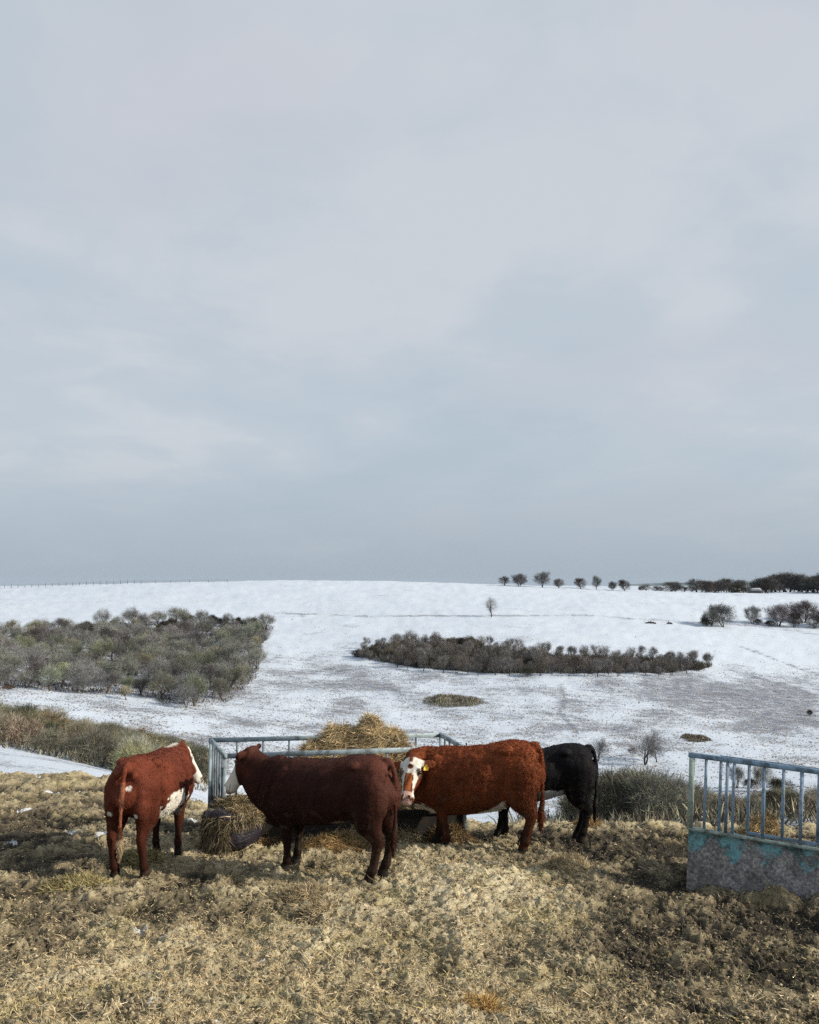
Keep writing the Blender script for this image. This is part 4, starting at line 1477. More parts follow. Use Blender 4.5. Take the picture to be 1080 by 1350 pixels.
# ------------------------------------------------------------------ trees
def tree_mesh(h, w, stems, ntw, seed, bark, twig, crown_lo=0.25, tl=(0.25, 0.7), tw=0.03, upward=0.35, spread=1.0, flat_top=0.0, lean=0.0, depth=4, dens=1.45):
    """bare branching tree: returns (trunk mesh, crown mesh)"""
    rd = random.Random(seed)
    mb = MB()
    tips = []
    bark = np.array(bark)

    def grow(p, dr, L, r, lev):
        n = 4
        pts = [np.array(p)]
        rads = [r]
        d = np.array(dr)
        for i in range(n):
            d = unit(d + np.array([rd.gauss(0, .16), rd.gauss(0, .16), rd.gauss(0.03, .10)]))
            pts.append(pts[-1] + d * L / n)
            rads.append(r * (1 - 0.45 * (i + 1) / n))
        mb.tube(pts, rads, 5 if lev < 2 else 3, caps=False)
        if lev >= 2:
            for q in pts[1:]:
                tips.append((q, d))
        if lev < depth:
            k = rd.choice((2, 3, 3)) if lev > 0 else rd.choice((3, 4))
            for j in range(k):
                a = rd.uniform(0, 2 * math.pi)
                o_ = np.array([math.cos(a), math.sin(a), 0]) * rd.uniform(0.45, 1.0) * spread
                nd_ = unit(d + o_ + np.array([0, 0, upward * rd.uniform(0.2, 1)]))
                at = pts[-1] if j == 0 else pts[rd.randint(2, 4)]
                grow(at, nd_, L * rd.uniform(0.62, 0.85), r * 0.5, lev + 1)
    for s_ in range(stems):
        a = rd.uniform(0, 2 * math.pi)
        sp = 0.0 if stems == 1 else 0.35
        grow((rd.gauss(0, .08 * stems), rd.gauss(0, .08 * stems), -0.15), unit([math.cos(a) * sp + lean, math.sin(a) * sp, 1]), h * 0.34, 0.035 * h / math.sqrt(stems) * 1.0 + 0.02, 0)
    V = np.concatenate(mb.V)
    top = V[:, 2].max()
    rr = np.percentile(np.hypot(V[:, 0], V[:, 1]), 99)
    S = np.array([w * 0.5 / max(rr, 0.01), w * 0.5 / max(rr, 0.01), h * 0.95 / top])
    mb.V = [v * S for v in mb.V]
    V = np.concatenate(mb.V)
    C = np.tile(bark, (len(V), 1)) * (1 + 0.3 * perlin(V[:, 0] * 3, V[:, 2] * 3, seed))[:, None]
    tm = mb.build('trunk', M_BARK, raw=True, attrs={'col': C})
    tp = np.array([t[0] for t in tips]) * S
    td = np.array([t[1] for t in tips])
    keep = tp[:, 2] > h * crown_lo
    tp, td = tp[keep], td[keep]
    ntw = int(ntw * dens)
    i = rng.integers(0, len(tp), ntw)
    P = tp[i] + rng.normal(0, 0.05 * h, (ntw, 3))
    # fine twigs fill a lumpy rounded crown round the limbs
    nf = int(ntw * 0.55)
    q = rng.normal(0, 1, (nf, 3))
    q /= np.linalg.norm(q, axis=1)[:, None]
    lump = 1 + 0.42 * noise3(q, 1.6, seed + 40) + 0.26 * noise3(q, 4.0, seed + 41)
    q = q * (rng.uniform(0.25, 1, nf) ** 0.5 * lump)[:, None]
    lo = max(crown_lo - 0.08, 0.0)
    q[:, 2] = np.where(q[:, 2] < 0, q[:, 2] * 0.85, q[:, 2])
    P[:nf] = np.stack([q[:, 0] * w * 0.44, q[:, 1] * w * 0.44, h * (lo + (1 - lo) * (0.47 + 0.43 * q[:, 2]))], 1)
    cen = np.array([0, 0, h * 0.45])
    out = P - cen
    out /= np.linalg.norm(out, axis=1)[:, None] + 1e-9
    D = out * 0.8 + rng.normal(0, 0.55, (ntw, 3)) + np.array([0, 0, 0.25])
    D /= np.linalg.norm(D, axis=1)[:, None]
    side_ = np.cross(D, rng.normal(0, 1, (ntw, 3)))
    side_ /= np.linalg.norm(side_, axis=1)[:, None] + 1e-9
    L = rng.uniform(*tl, ntw)[:, None]
    W = (tw * rng.uniform(0.6, 1.3, ntw))[:, None]
    V = np.stack([P - side_ * W * .5, P + side_ * W * .5, P + D * L], 1).reshape(-1, 3)
    T = np.arange(ntw * 3).reshape(-1, 3)
    tc_ = np.array(twig)
    pick = tc_[rng.integers(0, len(tc_), ntw)]
    cl = 1 + 0.5 * noise3(P, 2.2 / h * 2.5, seed)
    C = np.repeat(pick * (cl * rng.uniform(0.75, 1.25, ntw))[:, None], 3, axis=0)
    cm = mesh_np('crown', V, None, T, M_TWIG, raw=True, attrs={'col': C})
    return tm, cm


GREY = [(0.175, 0.182, 0.185), (0.11, 0.118, 0.135), (0.25, 0.25, 0.23)]
OLIVE = [(0.155, 0.168, 0.128), (0.11, 0.122, 0.105), (0.23, 0.235, 0.165)]
PURPLE = [(0.125, 0.110, 0.115), (0.165, 0.145, 0.145), (0.085, 0.075, 0.082)]
YELLOW = [(0.36, 0.35, 0.16), (0.28, 0.28, 0.14), (0.22, 0.23, 0.13)]
DARK = [(0.040, 0.042, 0.032), (0.06, 0.060, 0.042), (0.055, 0.042, 0.036)]
BROWN = [(0.085, 0.058, 0.048), (0.06, 0.042, 0.038), (0.12, 0.085, 0.06)]
TAN = [(0.38, 0.34, 0.22), (0.29, 0.27, 0.18), (0.20, 0.19, 0.13)]
BK = (0.060, 0.052, 0.046)

PRO = {
    'grey': [tree_mesh(5, 5.2, 2, 3400, 11, BK, GREY), tree_mesh(5, 6, 3, 3400, 12, BK, GREY + OLIVE)],
    'olive': [tree_mesh(5, 5.5, 2, 3600, 13, BK, OLIVE + GREY), tree_mesh(5, 5, 1, 3400, 14, BK, OLIVE)],
    'purple': [tree_mesh(5, 5.4, 2, 3400, 15, BK, PURPLE), tree_mesh(5, 6, 2, 3200, 16, BK, PURPLE + GREY)],
    'yellow': [tree_mesh(4.4, 4.2, 2, 2600, 17, BK, YELLOW + OLIVE)],
    'gorse': [tree_mesh(2.8, 4.6, 4, 3600, 18, BK, DARK, 0.05, (0.15, 0.4), 0.05)],
    'thin': [tree_mesh(5, 3.6, 1, 1900, 19, (0.045, 0.038, 0.036), PURPLE + GREY, 0.35), tree_mesh(5, 4.2, 2, 1900, 20, (0.045, 0.038, 0.036), PURPLE + OLIVE + BROWN, 0.3), tree_mesh(5, 3.8, 1, 1700, 21, (0.04, 0.035, 0.034), GREY + BROWN, 0.35)],
    'bare': [tree_mesh(5, 5.6, 1, 3600, 22, (0.05, 0.044, 0.042), GREY + PURPLE, 0.25, (0.2, 0.55), 0.022), tree_mesh(5, 6.0, 2, 4200, 23, (0.05, 0.044, 0.042), GREY + PURPLE, 0.2, (0.2, 0.55), 0.022)],
    'crest': [tree_mesh(6, 6.5, 1, 3600, 24, (0.03, 0.028, 0.03), DARK + PURPLE, 0.2, (0.3, 0.8), 0.05), tree_mesh(6, 6.8, 1, 4200, 25, (0.03, 0.028, 0.03), DARK + BROWN, 0.12, (0.3, 0.8), 0.055), tree_mesh(6, 5.6, 2, 3400, 26, (0.03, 0.028, 0.03), DARK + GREY, 0.15, (0.3, 0.8), 0.045)],
    'dome': [tree_mesh(5, 6.0, 3, 4600, 31, BK, GREY + OLIVE, 0.06, (0.25, 0.7), 0.04, dens=1.8), tree_mesh(5, 5.6, 2, 4600, 32, BK, GREY, 0.10, (0.25, 0.7), 0.04, dens=1.8)],
    'domep': [tree_mesh(5, 6.2, 3, 4600, 33, BK, PURPLE, 0.08, (0.25, 0.7), 0.04, dens=1.8), tree_mesh(5, 5.8, 2, 4600, 34, BK, PURPLE + BROWN, 0.05, (0.25, 0.7), 0.04, dens=1.8)],
    'shrub': [tree_mesh(2, 2.6, 5, 3600, 27, BK, OLIVE + TAN + TAN, 0.02, (0.15, 0.5), 0.016, 0.6, depth=3), tree_mesh(2, 2.8, 5, 3600, 28, BK, GREY + OLIVE + TAN, 0.02, (0.15, 0.5), 0.016, 0.6, depth=3), tree_mesh(2, 2.6, 6, 3200, 29, (0.05, 0.04, 0.038), TAN + BROWN, 0.02, (0.15, 0.5), 0.016, 0.6, depth=3),
              tree_mesh(2, 2.7, 6, 4200, 30, BK, [(0.10, 0.115, 0.075), (0.14, 0.15, 0.10)] + DARK, 0.02, (0.12, 0.35), 0.018, 0.6, depth=3)],
}
LAB = {
    'grey': ('grey leafless tree among the wood on the left slope', 'hawthorn_tree'),
    'olive': ('olive-green lichened tree among the wood on the left slope', 'hawthorn_tree'),
    'purple': ('purple-brown leafless tree among the wood on the left slope', 'hawthorn_tree'),
    'yellow': ('small yellow-green tree among the wood on the left slope', 'hawthorn_tree'),
    'gorse': ('dark evergreen gorse bush on the top edge of the left wood', 'gorse_bush'),
}


def plant(kind, x, y, h, name, label, cat, group=None, rz=None, wide=1.0, idx=None, sink=0.0):
    pr = PRO[kind]
    tm, cm = pr[idx if idx is not None else random.randrange(len(pr))]
    bh = {'yellow': 4.4, 'gorse': 2.8, 'crest': 6.0, 'shrub': 2.0}.get(kind, 5.0)
    s = h / bh
    root = empty(name, (x, y, gz(x, y) - sink), random.uniform(0, 6.28) if rz is None else rz)
    root.scale = (s * wide, s * wide, s)
    tag(root, label, cat, group)
    for nm, me in (('trunk' if kind not in ('shrub', 'gorse') else 'stems', tm), ('crown' if kind not in ('shrub', 'gorse') else 'twigs', cm)):
        o = bpy.data.objects.new(nm, me)
        link(o, root)
    return root


def in_poly(x, y, poly):
    c = False
    n = len(poly)
    for i in range(n):
        x0, y0 = poly[i]
        x1, y1 = poly[(i + 1) % n]
        if (y0 > y) != (y1 > y) and x < (x1 - x0) * (y - y0) / (y1 - y0) + x0:
            c = not c
    return c


def scatter(poly, spacing, dmin, tries=6000, cap=400, seed=1):
    """positions on the hillside whose foot falls in the given outline, spaced in metres"""
    rd = random.Random(seed)
    W = [hit(a, b, dmin) for a, b in poly]
    x0, x1 = min(p[0] for p in W), max(p[0] for p in W)
    y0, y1 = min(p[1] for p in W), max(p[1] for p in W)
    out = []
    for _ in range(tries):
        x, y = rd.uniform(x0, x1), rd.uniform(y0, y1)
        if not in_poly(x, y, W):
            continue
        if all((x - a) ** 2 + (y - b) ** 2 > spacing ** 2 for a, b in out):
            out.append((x, y))
            if len(out) >= cap:
                break
    return out


POLY1 = [(-60, 906), (0, 909), (60, 912), (110, 917), (200, 928), (250, 937), (305, 925), (335, 893), (345, 860), (350, 840), (360, 826), (300, 820), (200, 820), (100, 829), (0, 838), (-60, 840)]
POLY2 = [(464, 868), (520, 880), (560, 888), (640, 892), (760, 894), (860, 894), (925, 886), (940, 880), (900, 872), (800, 868), (700, 862), (620, 852), (560, 849), (500, 851), (470, 860)]

for x, y in scatter(POLY1, 3.7, 95, 9000, 300, 3):
    r = random.random()
    px, py = px_of(x, y, gz(x, y))
    if py < 838 and px > 90 or (px > 300 and py < 848):
        kind = 'gorse' if random.random() < 0.62 else random.choice(['grey', 'purple', 'olive'])
    else:
        kind = random.choices(['grey', 'olive', 'purple', 'yellow'], [0.40, 0.30, 0.22, 0.10])[0]
    h = random.uniform(2.9, 5.9) * (0.55 if kind == 'gorse' else 1.0) * (0.8 if kind == 'yellow' else 1)
    plant(kind, x, y, h, LAB[kind][1], LAB[kind][0], 'bush' if kind == 'gorse' else 'tree', LAB[kind][0].replace('tree among', 'trees of').replace('bush on', 'bushes on'))

for x, y in scatter(POLY2, 2.7, 130, 12000, 290, 5):
    kind = random.choices(['thin', 'gorse'], [0.93, 0.07])[0]
    px, py = px_of(x, y, gz(x, y))
    if py < 855 and px < 640 and random.random() < 0.5:
        kind = 'gorse'
    edge = 0.75 if px < 520 else 1.0
    if kind == 'gorse':
        plant(kind, x, y, random.uniform(1.8, 3.0), 'gorse_bush', 'low dark evergreen bush in the long strip of trees across mid slope', 'bush', 'dark bushes in the long strip of trees')
    else:
        plant(kind, x, y, random.uniform(2.2, 4.4) * edge, 'sapling_tree', 'slender bare tree in the long dark strip of trees across mid slope', 'tree', 'bare trees of the long strip across mid slope')

# dark twiggy growth under the woods
def undergrowth(name, label, poly, dmin, n, hh, cols, seed=1, width=0.05, soft=1.0, spread=0.8, dome=False):
    rd = random.Random(seed)
    W = [hit(a, b, dmin) for a, b in poly] if dmin else poly
    A = np.array(W)
    pts = []
    while len(pts) < n:
        x, y = rd.uniform(A[:, 0].min(), A[:, 0].max()), rd.uniform(A[:, 1].min(), A[:, 1].max())
        if in_poly(x, y, W) and perlin(x / 6 * soft, y / 6 * soft, seed) > rd.uniform(-0.9, 0.2):
            pts.append((x, y))
    pts = np.array(pts)
    z = ground(pts[:, 0], pts[:, 1]) + hill_bumps(pts[:, 0], pts[:, 1])
    hgt = hh * (0.6 + 0.5 * perlin(pts[:, 0] / 2.5, pts[:, 1] / 2.5, seed + 3)) * rng.uniform(0.5, 1.1, n)
    if dome:
        cc_ = A.mean(0)
        ex_ = (A.max(0) - A.min(0)) / 2
        rr_ = np.hypot((pts[:, 0] - cc_[0]) / ex_[0], (pts[:, 1] - cc_[1]) / ex_[1])
        ok_ = rng.uniform(0, 1, n) > rr_ ** 3 * 0.9
        hgt = np.where(ok_, hgt, 0.01) * np.clip(1.15 - rr_ ** 2, 0.10, 1) * (1 + 0.35 * perlin(pts[:, 0] / 1.6, pts[:, 1] / 1.6, seed + 5))
    P = np.stack([pts[:, 0], pts[:, 1], z - 0.05], 1)
    D = np.stack([rng.normal(0, spread * 0.6, n), rng.normal(0, spread * 0.6, n), np.ones(n)], 1)
    D /= np.linalg.norm(D, axis=1)[:, None]
    side_ = np.cross(D, rng.normal(0, 1, (n, 3)))
    side_ /= np.linalg.norm(side_, axis=1)[:, None]
    W_ = (width * rng.uniform(0.5, 1.4, n))[:, None]
    mid = P + D * hgt[:, None] * 0.55
    V = np.stack([P - side_ * W_ * 0.5, P + side_ * W_ * 0.5, mid + side_ * W_ * .8, mid - side_ * W_ * .8, P + D * hgt[:, None] + rng.normal(0, 0.05, (n, 3)) * hh], 1).reshape(-1, 3)
    i = np.arange(n)[:, None] * 5
    cc = np.array(cols)[rng.integers(0, len(cols), n)] * rng.uniform(0.7, 1.3, n)[:, None] * (1 + 0.35 * perlin(pts[:, 0] / 4, pts[:, 1] / 4, seed + 7))[:, None]
    o = mesh_np(name, V, i + np.array([[0, 1, 2, 3]]), i + np.array([[3, 2, 4]]), M_STRAW, attrs={'col': np.repeat(cc, 5, axis=0)})
    tag(o, label, 'undergrowth', kind='stuff')


undergrowth('woodland_undergrowth', 'brown brambles and bracken under the left wood', [(-60, 905), (0, 902), (70, 910), (200, 922), (215, 928), (300, 926), (340, 893), (345, 850), (362, 826), (300, 820), (200, 822), (100, 831), (0, 840), (-60, 842)], 95, 60000, 1.15, BROWN + PURPLE + GREY, 5, 0.06)
undergrowth('woodland_undergrowth', 'dark scrub under the long strip of trees', [(466, 866), (560, 882), (640, 888), (760, 888), (860, 888), (925, 884), (940, 879), (900, 873), (800, 869), (700, 863), (620, 853), (560, 850), (500, 852)], 130, 70000, 2.6, BROWN + PURPLE + OLIVE + GREY, 9, 0.06)

# scrub mounds on the open snow
undergrowth('bramble_mound', 'olive-brown bramble mound on the snow below the strip of trees', [(556, 930), (575, 934), (610, 933), (646, 930), (640, 924), (615, 918), (580, 916), (560, 920)], 100, 9000, 1.6, BROWN + OLIVE + TAN + GREY, 13, 0.05, 0.1, dome=True)
undergrowth('bramble_mound', 'small brown scrub patch on the snow above the barred trough', [(893, 976), (915, 981), (940, 978), (930, 971), (905, 969)], 90, 4500, 1.0, BROWN + PURPLE + TAN, 14, 0.05, 0.1, dome=True)
undergrowth('bramble_mound', 'low dark tussock on the snow at the far left, in front of the wood', [(0, 907), (12, 909), (22, 906), (10, 902)], 100, 500, 0.6, BROWN, 15, 0.05, 0.1)

# lone trees across the snow: px, base row, height in photo pixels, kind, wide, label
LONE = [
    (648, 814, 27, 'bare', 0.62, 'lone upright bare tree standing on the snow above the strip of trees', 0),
    (938, 827, 24, 'dome', 0.9, 'large rounded grey tree on the snow, left part of the pair at right', 0),
    (953, 827, 31, 'dome', 0.95, 'tallest rounded grey tree of the pair on the upper snow at right', 1),
    (932, 827, 12, 'gorse', 1.0, 'low dark bush at the foot of the rounded grey trees', 0),
    (992, 823, 24, 'dome', 0.8, 'small oval tree standing alone right of the rounded grey pair', 1),
    (1000, 824, 8, 'gorse', 1.0, 'tiny dark bush right under the small oval tree', 0),
    (1029, 826, 29, 'domep', 1.0, 'purple-brown tree, leftmost of the cluster at the right edge', 0),
    (1048, 828, 22, 'domep', 0.9, 'lower purple-brown tree in the middle of the right edge cluster', 1),
    (1062, 822, 30, 'domep', 1.1, 'tall broad tree at the back of the right edge cluster', 0),
    (1074, 829, 20, 'domep', 1.0, 'low round tree at the very right edge of the cluster', 1),
    (1092, 828, 28, 'domep', 1.0, 'broad tree cut by the right edge of the picture', 0),
    (1017, 826, 8, 'gorse', 1.3, 'low dark bush left of the right edge cluster', 0),
    (790, 1004, 29, 'bare', 0.95, 'bare tree with low branches right behind the rump of the black cow', 1),
    (853, 1007, 45, 'bare', 1.15, 'largest bare tree on the valley snow, between black cow and trough', 1),
    (866, 1003, 26, 'bare', 0.7, 'thin bare tree leaning on the right side of the largest valley tree', 0),
    (835, 998, 12, 'purple', 0.9, 'small twiggy bush left of the largest valley tree', 0),
    (972, 1041, 30, 'olive', 0.7, 'small dark tree seen between the middle bars of the trough', 0),
    (1009, 1046, 38, 'olive', 0.75, 'taller dark tree seen through the trough bars near the right edge', 1),
    (1030, 1046, 18, 'gorse', 1.3, 'low dark thicket seen through the rightmost bars of the trough', 0),
    (990, 1040, 12, 'gorse', 1.3, 'low dark thicket between the two small trees behind the bars', 0),
    (1068, 943, 8, 'gorse', 0.7, 'single round dark bush on the snow at the right edge', 0),
]
for px, py, hp_, kind, wide, lab, ix in LONE:
    x, y = hit(px, py, 80)
    h = hp_ / F * y * 1.02
    nm = 'bush' if kind == 'gorse' or 'bush' in lab else 'bare_tree'
    plant(kind, x, y, h, nm, lab, 'bush' if nm == 'bush' else 'tree', None, wide=wide, idx=min(ix, len(PRO[kind]) - 1))

# trees on the crest
CREST = [(665, 13, 'leftmost rounded tree on the crest'), (686, 15, 'second tree from the left on the crest'), (715, 19, 'largest rounded tree on the crest line'), (737, 14, 'small dark tree right of the largest crest tree'),
         (766, 14, 'low broad tree on the crest, first of the next three'), (786, 15, 'narrow upright tree on the crest between two broader ones'), (807, 13, 'broad low tree on the crest right of the narrow one'), (824, 14, 'last separate small tree on the crest before the long tree line')]
for i, (px, hp_, lab) in enumerate(CREST):
    u, _ = ray(px, 768)
    y = 378.0
    plant(['crest', 'domep', 'crest', 'domep', 'crest', 'crest', 'domep', 'crest'][i], u * y, y, hp_ / F * y * [1.0, 1.2, 1.15, 0.95, 1.05, 1.3, 1.0, 1.1][i], 'crest_tree', lab + ' against the sky', 'tree', None, wide=random.uniform(0.95, 1.35) if 'narrow' not in lab else 0.75, idx=(i * 2) % 2 if i in (1, 3, 6) else i % 3, sink=0.1)
# the tree line running on to the right behind the crest
rd = random.Random(4)
px = 846.0
while px < 1110:
    u, _ = ray(px, 775)
    y = rd.uniform(455, 520) if px > 900 else rd.uniform(400, 430)
    hpx = np.interp(px, [840, 900, 930, 990, 1040, 1110], [10, 12, 15, 12, 21, 21]) * rd.uniform(0.55, 1.2)
    plant('crest', u * y, y, hpx / F * y * 1.25, 'hedgerow_tree', 'dark bare tree in the long tree line on the right horizon', 'tree', 'trees of the long line on the right horizon', wide=rd.uniform(0.9, 1.7), sink=0.5)
    px += rd.uniform(2.5, 5.5) if px > 920 else rd.uniform(5, 13)

# small distant sheds with snow on the roof in the tree line
M_SHED, t_, b_ = new_mat('dark_shed_wall', 0.9, 0.1)
t_.put(b_.inputs['Base Color'], t_.ramp(t_.noise(t_.add('ShaderNodeTexCoord').outputs['Object'], 2, 3), [(0.3, (0.10, 0.095, 0.10)), (0.7, (0.2, 0.18, 0.17))]))
M_ROOF, t_, b_ = new_mat('snowy_roof', 0.8, 0.2)
t_.put(b_.inputs['Base Color'], t_.ramp(t_.noise(t_.add('ShaderNodeTexCoord').outputs['Object'], 1, 3), [(0.3, (0.26, 0.28, 0.31)), (0.7, (0.42, 0.44, 0.47))]))
for px, wd, lab in [(995, 9, 'long low farm building with a snowy roof among the horizon trees'), (970, 5, 'small farm shed with a snowy roof at the left of the longer one')]:
    y = 462.0
    wd *= 0.7
    u, _ = ray(px, 780)
    root = empty('farm_shed', (u * y, y, gz(u * y, y) - 0.6), R(8))
    tag(root, lab, 'building')
    m = MB()
    V = [(-wd / 2, -2.2, -0.5), (wd / 2, -2.2, -0.5), (wd / 2, 2.2, -0.5), (-wd / 2, 2.2, -0.5), (-wd / 2, -2.2, 2.0), (wd / 2, -2.2, 2.0), (wd / 2, 2.2, 2.0), (-wd / 2, 2.2, 2.0), (-wd / 2, 0, 3.3), (wd / 2, 0, 3.3)]
    m.add(V, [(0, 1, 5, 4), (1, 2, 6, 5), (2, 3, 7, 6), (3, 0, 4, 7)], [(5, 6, 9), (7, 4, 8)])
    m.build('wall', M_SHED, root)
    m = MB()
    h2 = wd / 2 + 0.3
    m.add([(-h2, -2.5, 1.85), (h2, -2.5, 1.85), (h2, 0, 3.42), (-h2, 0, 3.42), (h2, 2.5, 1.85), (-h2, 2.5, 1.85), (-h2, -2.5, 2.0), (h2, -2.5, 2.0), (h2, 0, 3.57), (-h2, 0, 3.57), (h2, 2.5, 2.0), (-h2, 2.5, 2.0)],
          [(6, 7, 8, 9), (9, 8, 10, 11), (0, 3, 2, 1), (3, 5, 4, 2), (0, 1, 7, 6), (5, 11, 10, 4), (1, 2, 8, 7), (2, 4, 10, 8), (0, 6, 9, 3), (3, 9, 11, 5)])
    m.build('roof', M_ROOF, root)

# scrub bands close behind the yard
BANDL = [(-60, 985), (0, 986), (140, 1014), (200, 1030), (275, 1046), (278, 1020), (240, 1000), (150, 980), (60, 962), (0, 955), (-60, 950)]
undergrowth('rough_grass', 'dead tawny grass and briars filling the left scrub bank', BANDL, 26, 30000, 1.0, TAN + OLIVE + BROWN, 21, 0.03, 1.0)
undergrowth('rough_grass', 'grey-green briars and dead grass filling the thicket behind the right yard edge', [(1.2, 17.5), (14, 18), (30, 30), (36, 46), (10, 46), (3, 26)], None, 32000, 1.0, TAN + OLIVE + BROWN + DARK, 23, 0.03, 1.0)
LSH = {0: 'olive and tan shrub in the scrub bank on the left', 1: 'grey-green twiggy shrub in the scrub bank on the left', 2: 'brown briar shrub in the scrub bank on the left', 3: 'dark green shrub in the scrub bank on the left'}
for x, y in scatter(BANDL, 1.9, 26, 5000, 150, 8):
    i = random.choices([0, 1, 2, 3], [0.38, 0.30, 0.17, 0.15])[0]
    plant('shrub', x, y, random.uniform(1.3, 2.1), 'shrub', LSH[i], 'shrub', 'shrubs in the left scrub bank of kind %s' % ['olive', 'grey', 'brown', 'dark'][i], idx=i)

RSH = {0: 'olive and tan shrub in the thicket behind the right yard edge', 1: 'grey-green twiggy shrub in the thicket behind the right yard edge', 2: 'brown briar shrub in the thicket behind the right yard edge', 3: 'dark green shrub in the thicket behind the right yard edge'}
rd = random.Random(12)
done = []
for _ in range(900):
    px = rd.uniform(770, 1150)
    y = rd.uniform(26, 44)
    u, _s = ray(px, 1070)
    x = u * y
    if any((x - a) ** 2 + (y - b) ** 2 < 1.6 for a, b in done):
        continue
    done.append((x, y))
    toprow = np.interp(px, [770, 800, 840, 900, 930, 1000, 1150], [1032, 1018, 1008, 1026, 1040, 1038, 1030]) + rd.uniform(0, 22)
    _, st_ = ray(px, toprow)
    h = CZ + st_ * y - gz(x, y)
    if h < 0.7:
        continue
    h = min(h, 2.6)
    i = rd.choices([0, 1, 2, 3], [0.30, 0.38, 0.12, 0.20])[0]
    plant('shrub', x, y, h, 'shrub', RSH[i], 'shrub', 'shrubs in the right thicket of kind %s' % ['olive', 'grey', 'brown', 'dark'][i], idx=i)
    if len(done) > 70:
        break


# small tussocks poking through the snow
def tussocks():
    n = 120000
    u = rng.uniform(-0.62, 0.62, n)
    d = 80 * np.exp(rng.uniform(0, math.log(330 / 80), n))
    x = u * d
    z = ground(x, d) + hill_bumps(x, d)
    b = bare_mask(x, d, z)
    keep = rng.uniform(0, 1, n) < np.clip((b - 0.05) * 1.1 + 0.25 * perlin(x / 5, d / 5, 77), 0.01, 1) * (0.35 + 0.65 * (1 - sstep(d, 150, 300)))
    x, d, z = x[keep], d[keep], z[keep]
    n = len(x)
    W = rng.uniform(0.05, 0.17, n)
    H = rng.uniform(0.03, 0.14, n)
    a = rng.uniform(0, math.pi, n)
    ax = np.stack([np.cos(a), np.sin(a), 0 * a], 1) * W[:, None]
    bx = np.stack([-np.sin(a), np.cos(a), 0 * a], 1) * W[:, None]
    P = np.stack([x, d, z - 0.04], 1)
    top = P + np.stack([rng.normal(0, .06, n), rng.normal(0, .06, n), H + 0.04], 1)
    V = np.stack([P - ax - bx, P + ax - bx, P + ax + bx, P - ax + bx, top], 1).reshape(-1, 3)
    i = np.arange(n)[:, None] * 5
    T = np.concatenate([i + np.array([[0, 1, 4]]), i + np.array([[1, 2, 4]]), i + np.array([[2, 3, 4]]), i + np.array([[3, 0, 4]])])
    cols = np.array([(0.15, 0.145, 0.16), (0.19, 0.165, 0.14), (0.12, 0.125, 0.15), (0.25, 0.22, 0.17)])[rng.integers(0, 4, n)]
    o = mesh_np('grass_tussocks', V, None, T, M_STRAW, attrs={'col': np.repeat(cols, 5, axis=0)})
    tag(o, 'grass tussocks and bracken poking through the thin snow', 'grass', kind='stuff')


tussocks()

# fence on the left skyline
def fence():
    M_POST = new_mat('weathered_post', 0.9, 0.1)[0]
    M_POST.node_tree.nodes['Principled BSDF'].inputs['Base Color'].default_value = (0.085, 0.08, 0.075, 1)
    pts = []
    for px in list(range(-30, 190, 9)) + [205, 225, 250, 275, 300]:
        u, _s = ray(px, 770)
        y = 384 - 0.01 * px
        x = u * y
        pts.append(np.array([x, y, gz(x, y)]))
    root = empty('wire_fence', pts[0])
    tag(root, 'thin post and wire fence along the left end of the skyline', 'fence')
    o = pts[0]
    for i, p in enumerate(pts):
        m = MB()
        h = random.uniform(1.3, 2.1) if i < 25 else 1.2
        m.tube([p - o + [0, 0, -.3], p - o + [random.uniform(-.06, .06), 0, h]], [0.10, 0.075], 6)
        m.build('post', M_POST, root)
    for hh in (0.5, 0.95, 1.35):
        m = MB()
        m.tube([p - o + [0, -0.1, hh] for p in pts], 0.018, 3)
        m.build('wire', M_POST, root)


fence()


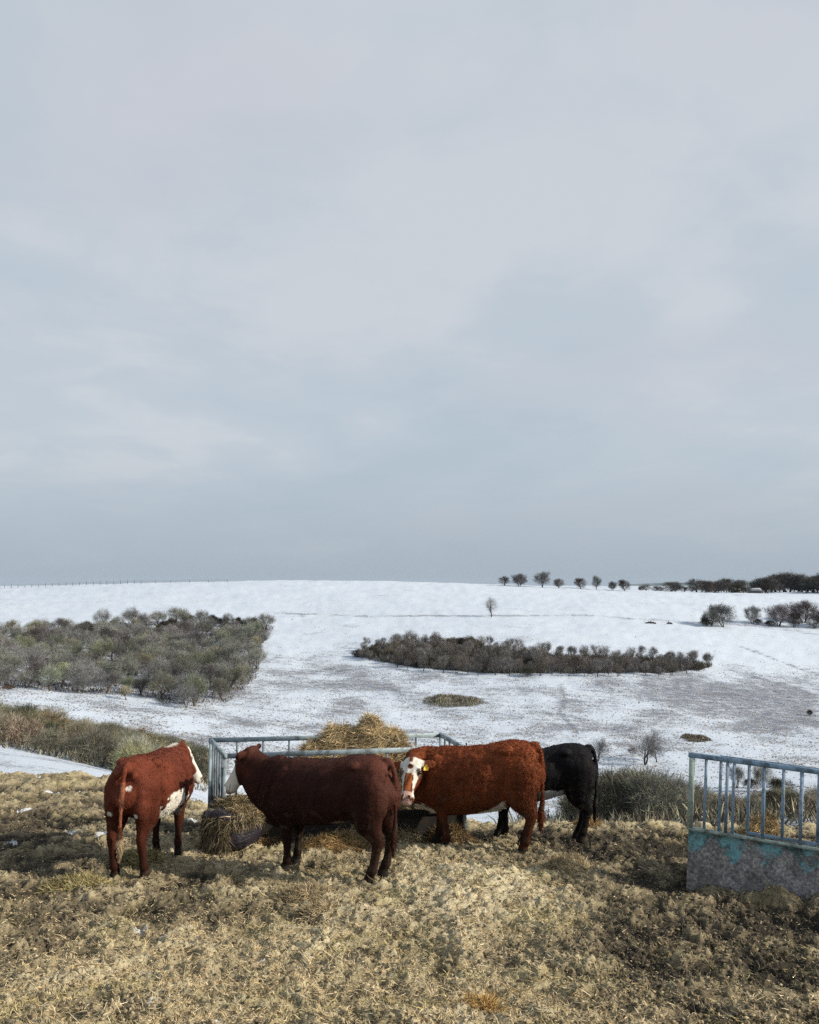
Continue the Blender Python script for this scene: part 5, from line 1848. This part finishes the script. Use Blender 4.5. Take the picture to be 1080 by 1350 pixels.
# fallen trunks on the upper snow at the right
def fallen(px, py, L, label, up=False):
    x, y = hit(px, py, 150)
    root = empty('fallen_trunk', (x, y, gz(x, y)), R(random.uniform(-20, 10)))
    tag(root, label, 'log')
    m = MB()
    m.tube([(-L / 2, 0, 0.15), (-L / 6, 0.1, 0.4), (L / 5, 0, 0.35), (L / 2, 0.1, 0.1)], [0.12, 0.26, 0.28, 0.2], 8)
    V = np.concatenate(m.V)
    m.build('trunk', M_BARK, root, attrs={'col': np.tile([[0.04, 0.035, 0.035]], (len(V), 1))})
    m = MB()
    for k in range(5):
        a = random.uniform(0, 6.28)
        b = np.array([random.uniform(-L / 2, 0), 0, 0.3])
        m.tube([b, b + [math.cos(a) * .7, math.sin(a) * .5, random.uniform(.3, 1.0) * (2 if up and k == 0 else 1)]], [0.07, 0.03], 4)
    V = np.concatenate(m.V)
    m.build('branch', M_BARK, root, attrs={'col': np.tile([[0.04, 0.035, 0.035]], (len(V), 1))})


fallen(858, 823, 3.6, 'longer dark fallen trunk lying on the upper snow')
fallen(883, 824, 2.0, 'shorter dark fallen trunk with one branch standing up', True)


# the cold damp air that softens the far hills
def haze():
    m = bpy.data.materials.new('haze')
    m.use_nodes = True
    nt = m.node_tree
    nt.nodes.clear()
    out = nt.nodes.new('ShaderNodeOutputMaterial')
    v = nt.nodes.new('ShaderNodeVolumePrincipled')
    v.inputs['Color'].default_value = (0.62, 0.76, 0.95, 1)
    v.inputs['Density'].default_value = 0.00003
    nt.links.new(v.outputs[0], out.inputs['Volume'])
    lo, hi = -140.0, 36.0
    x0, x1, y0, y1 = -9000.0, 9000.0, -60.0, 6500.0
    mb = MB()
    mb.add([(x0, y0, lo), (x1, y0, lo), (x1, y1, lo), (x0, y1, lo), (x0, y0, hi), (x1, y0, hi), (x1, y1, hi), (x0, y1, hi)],
           [(0, 3, 2, 1), (4, 5, 6, 7), (0, 1, 5, 4), (1, 2, 6, 5), (2, 3, 7, 6), (3, 0, 4, 7)])
    o = mb.build('haze', m)
    tag(o, kind='stuff')


haze()
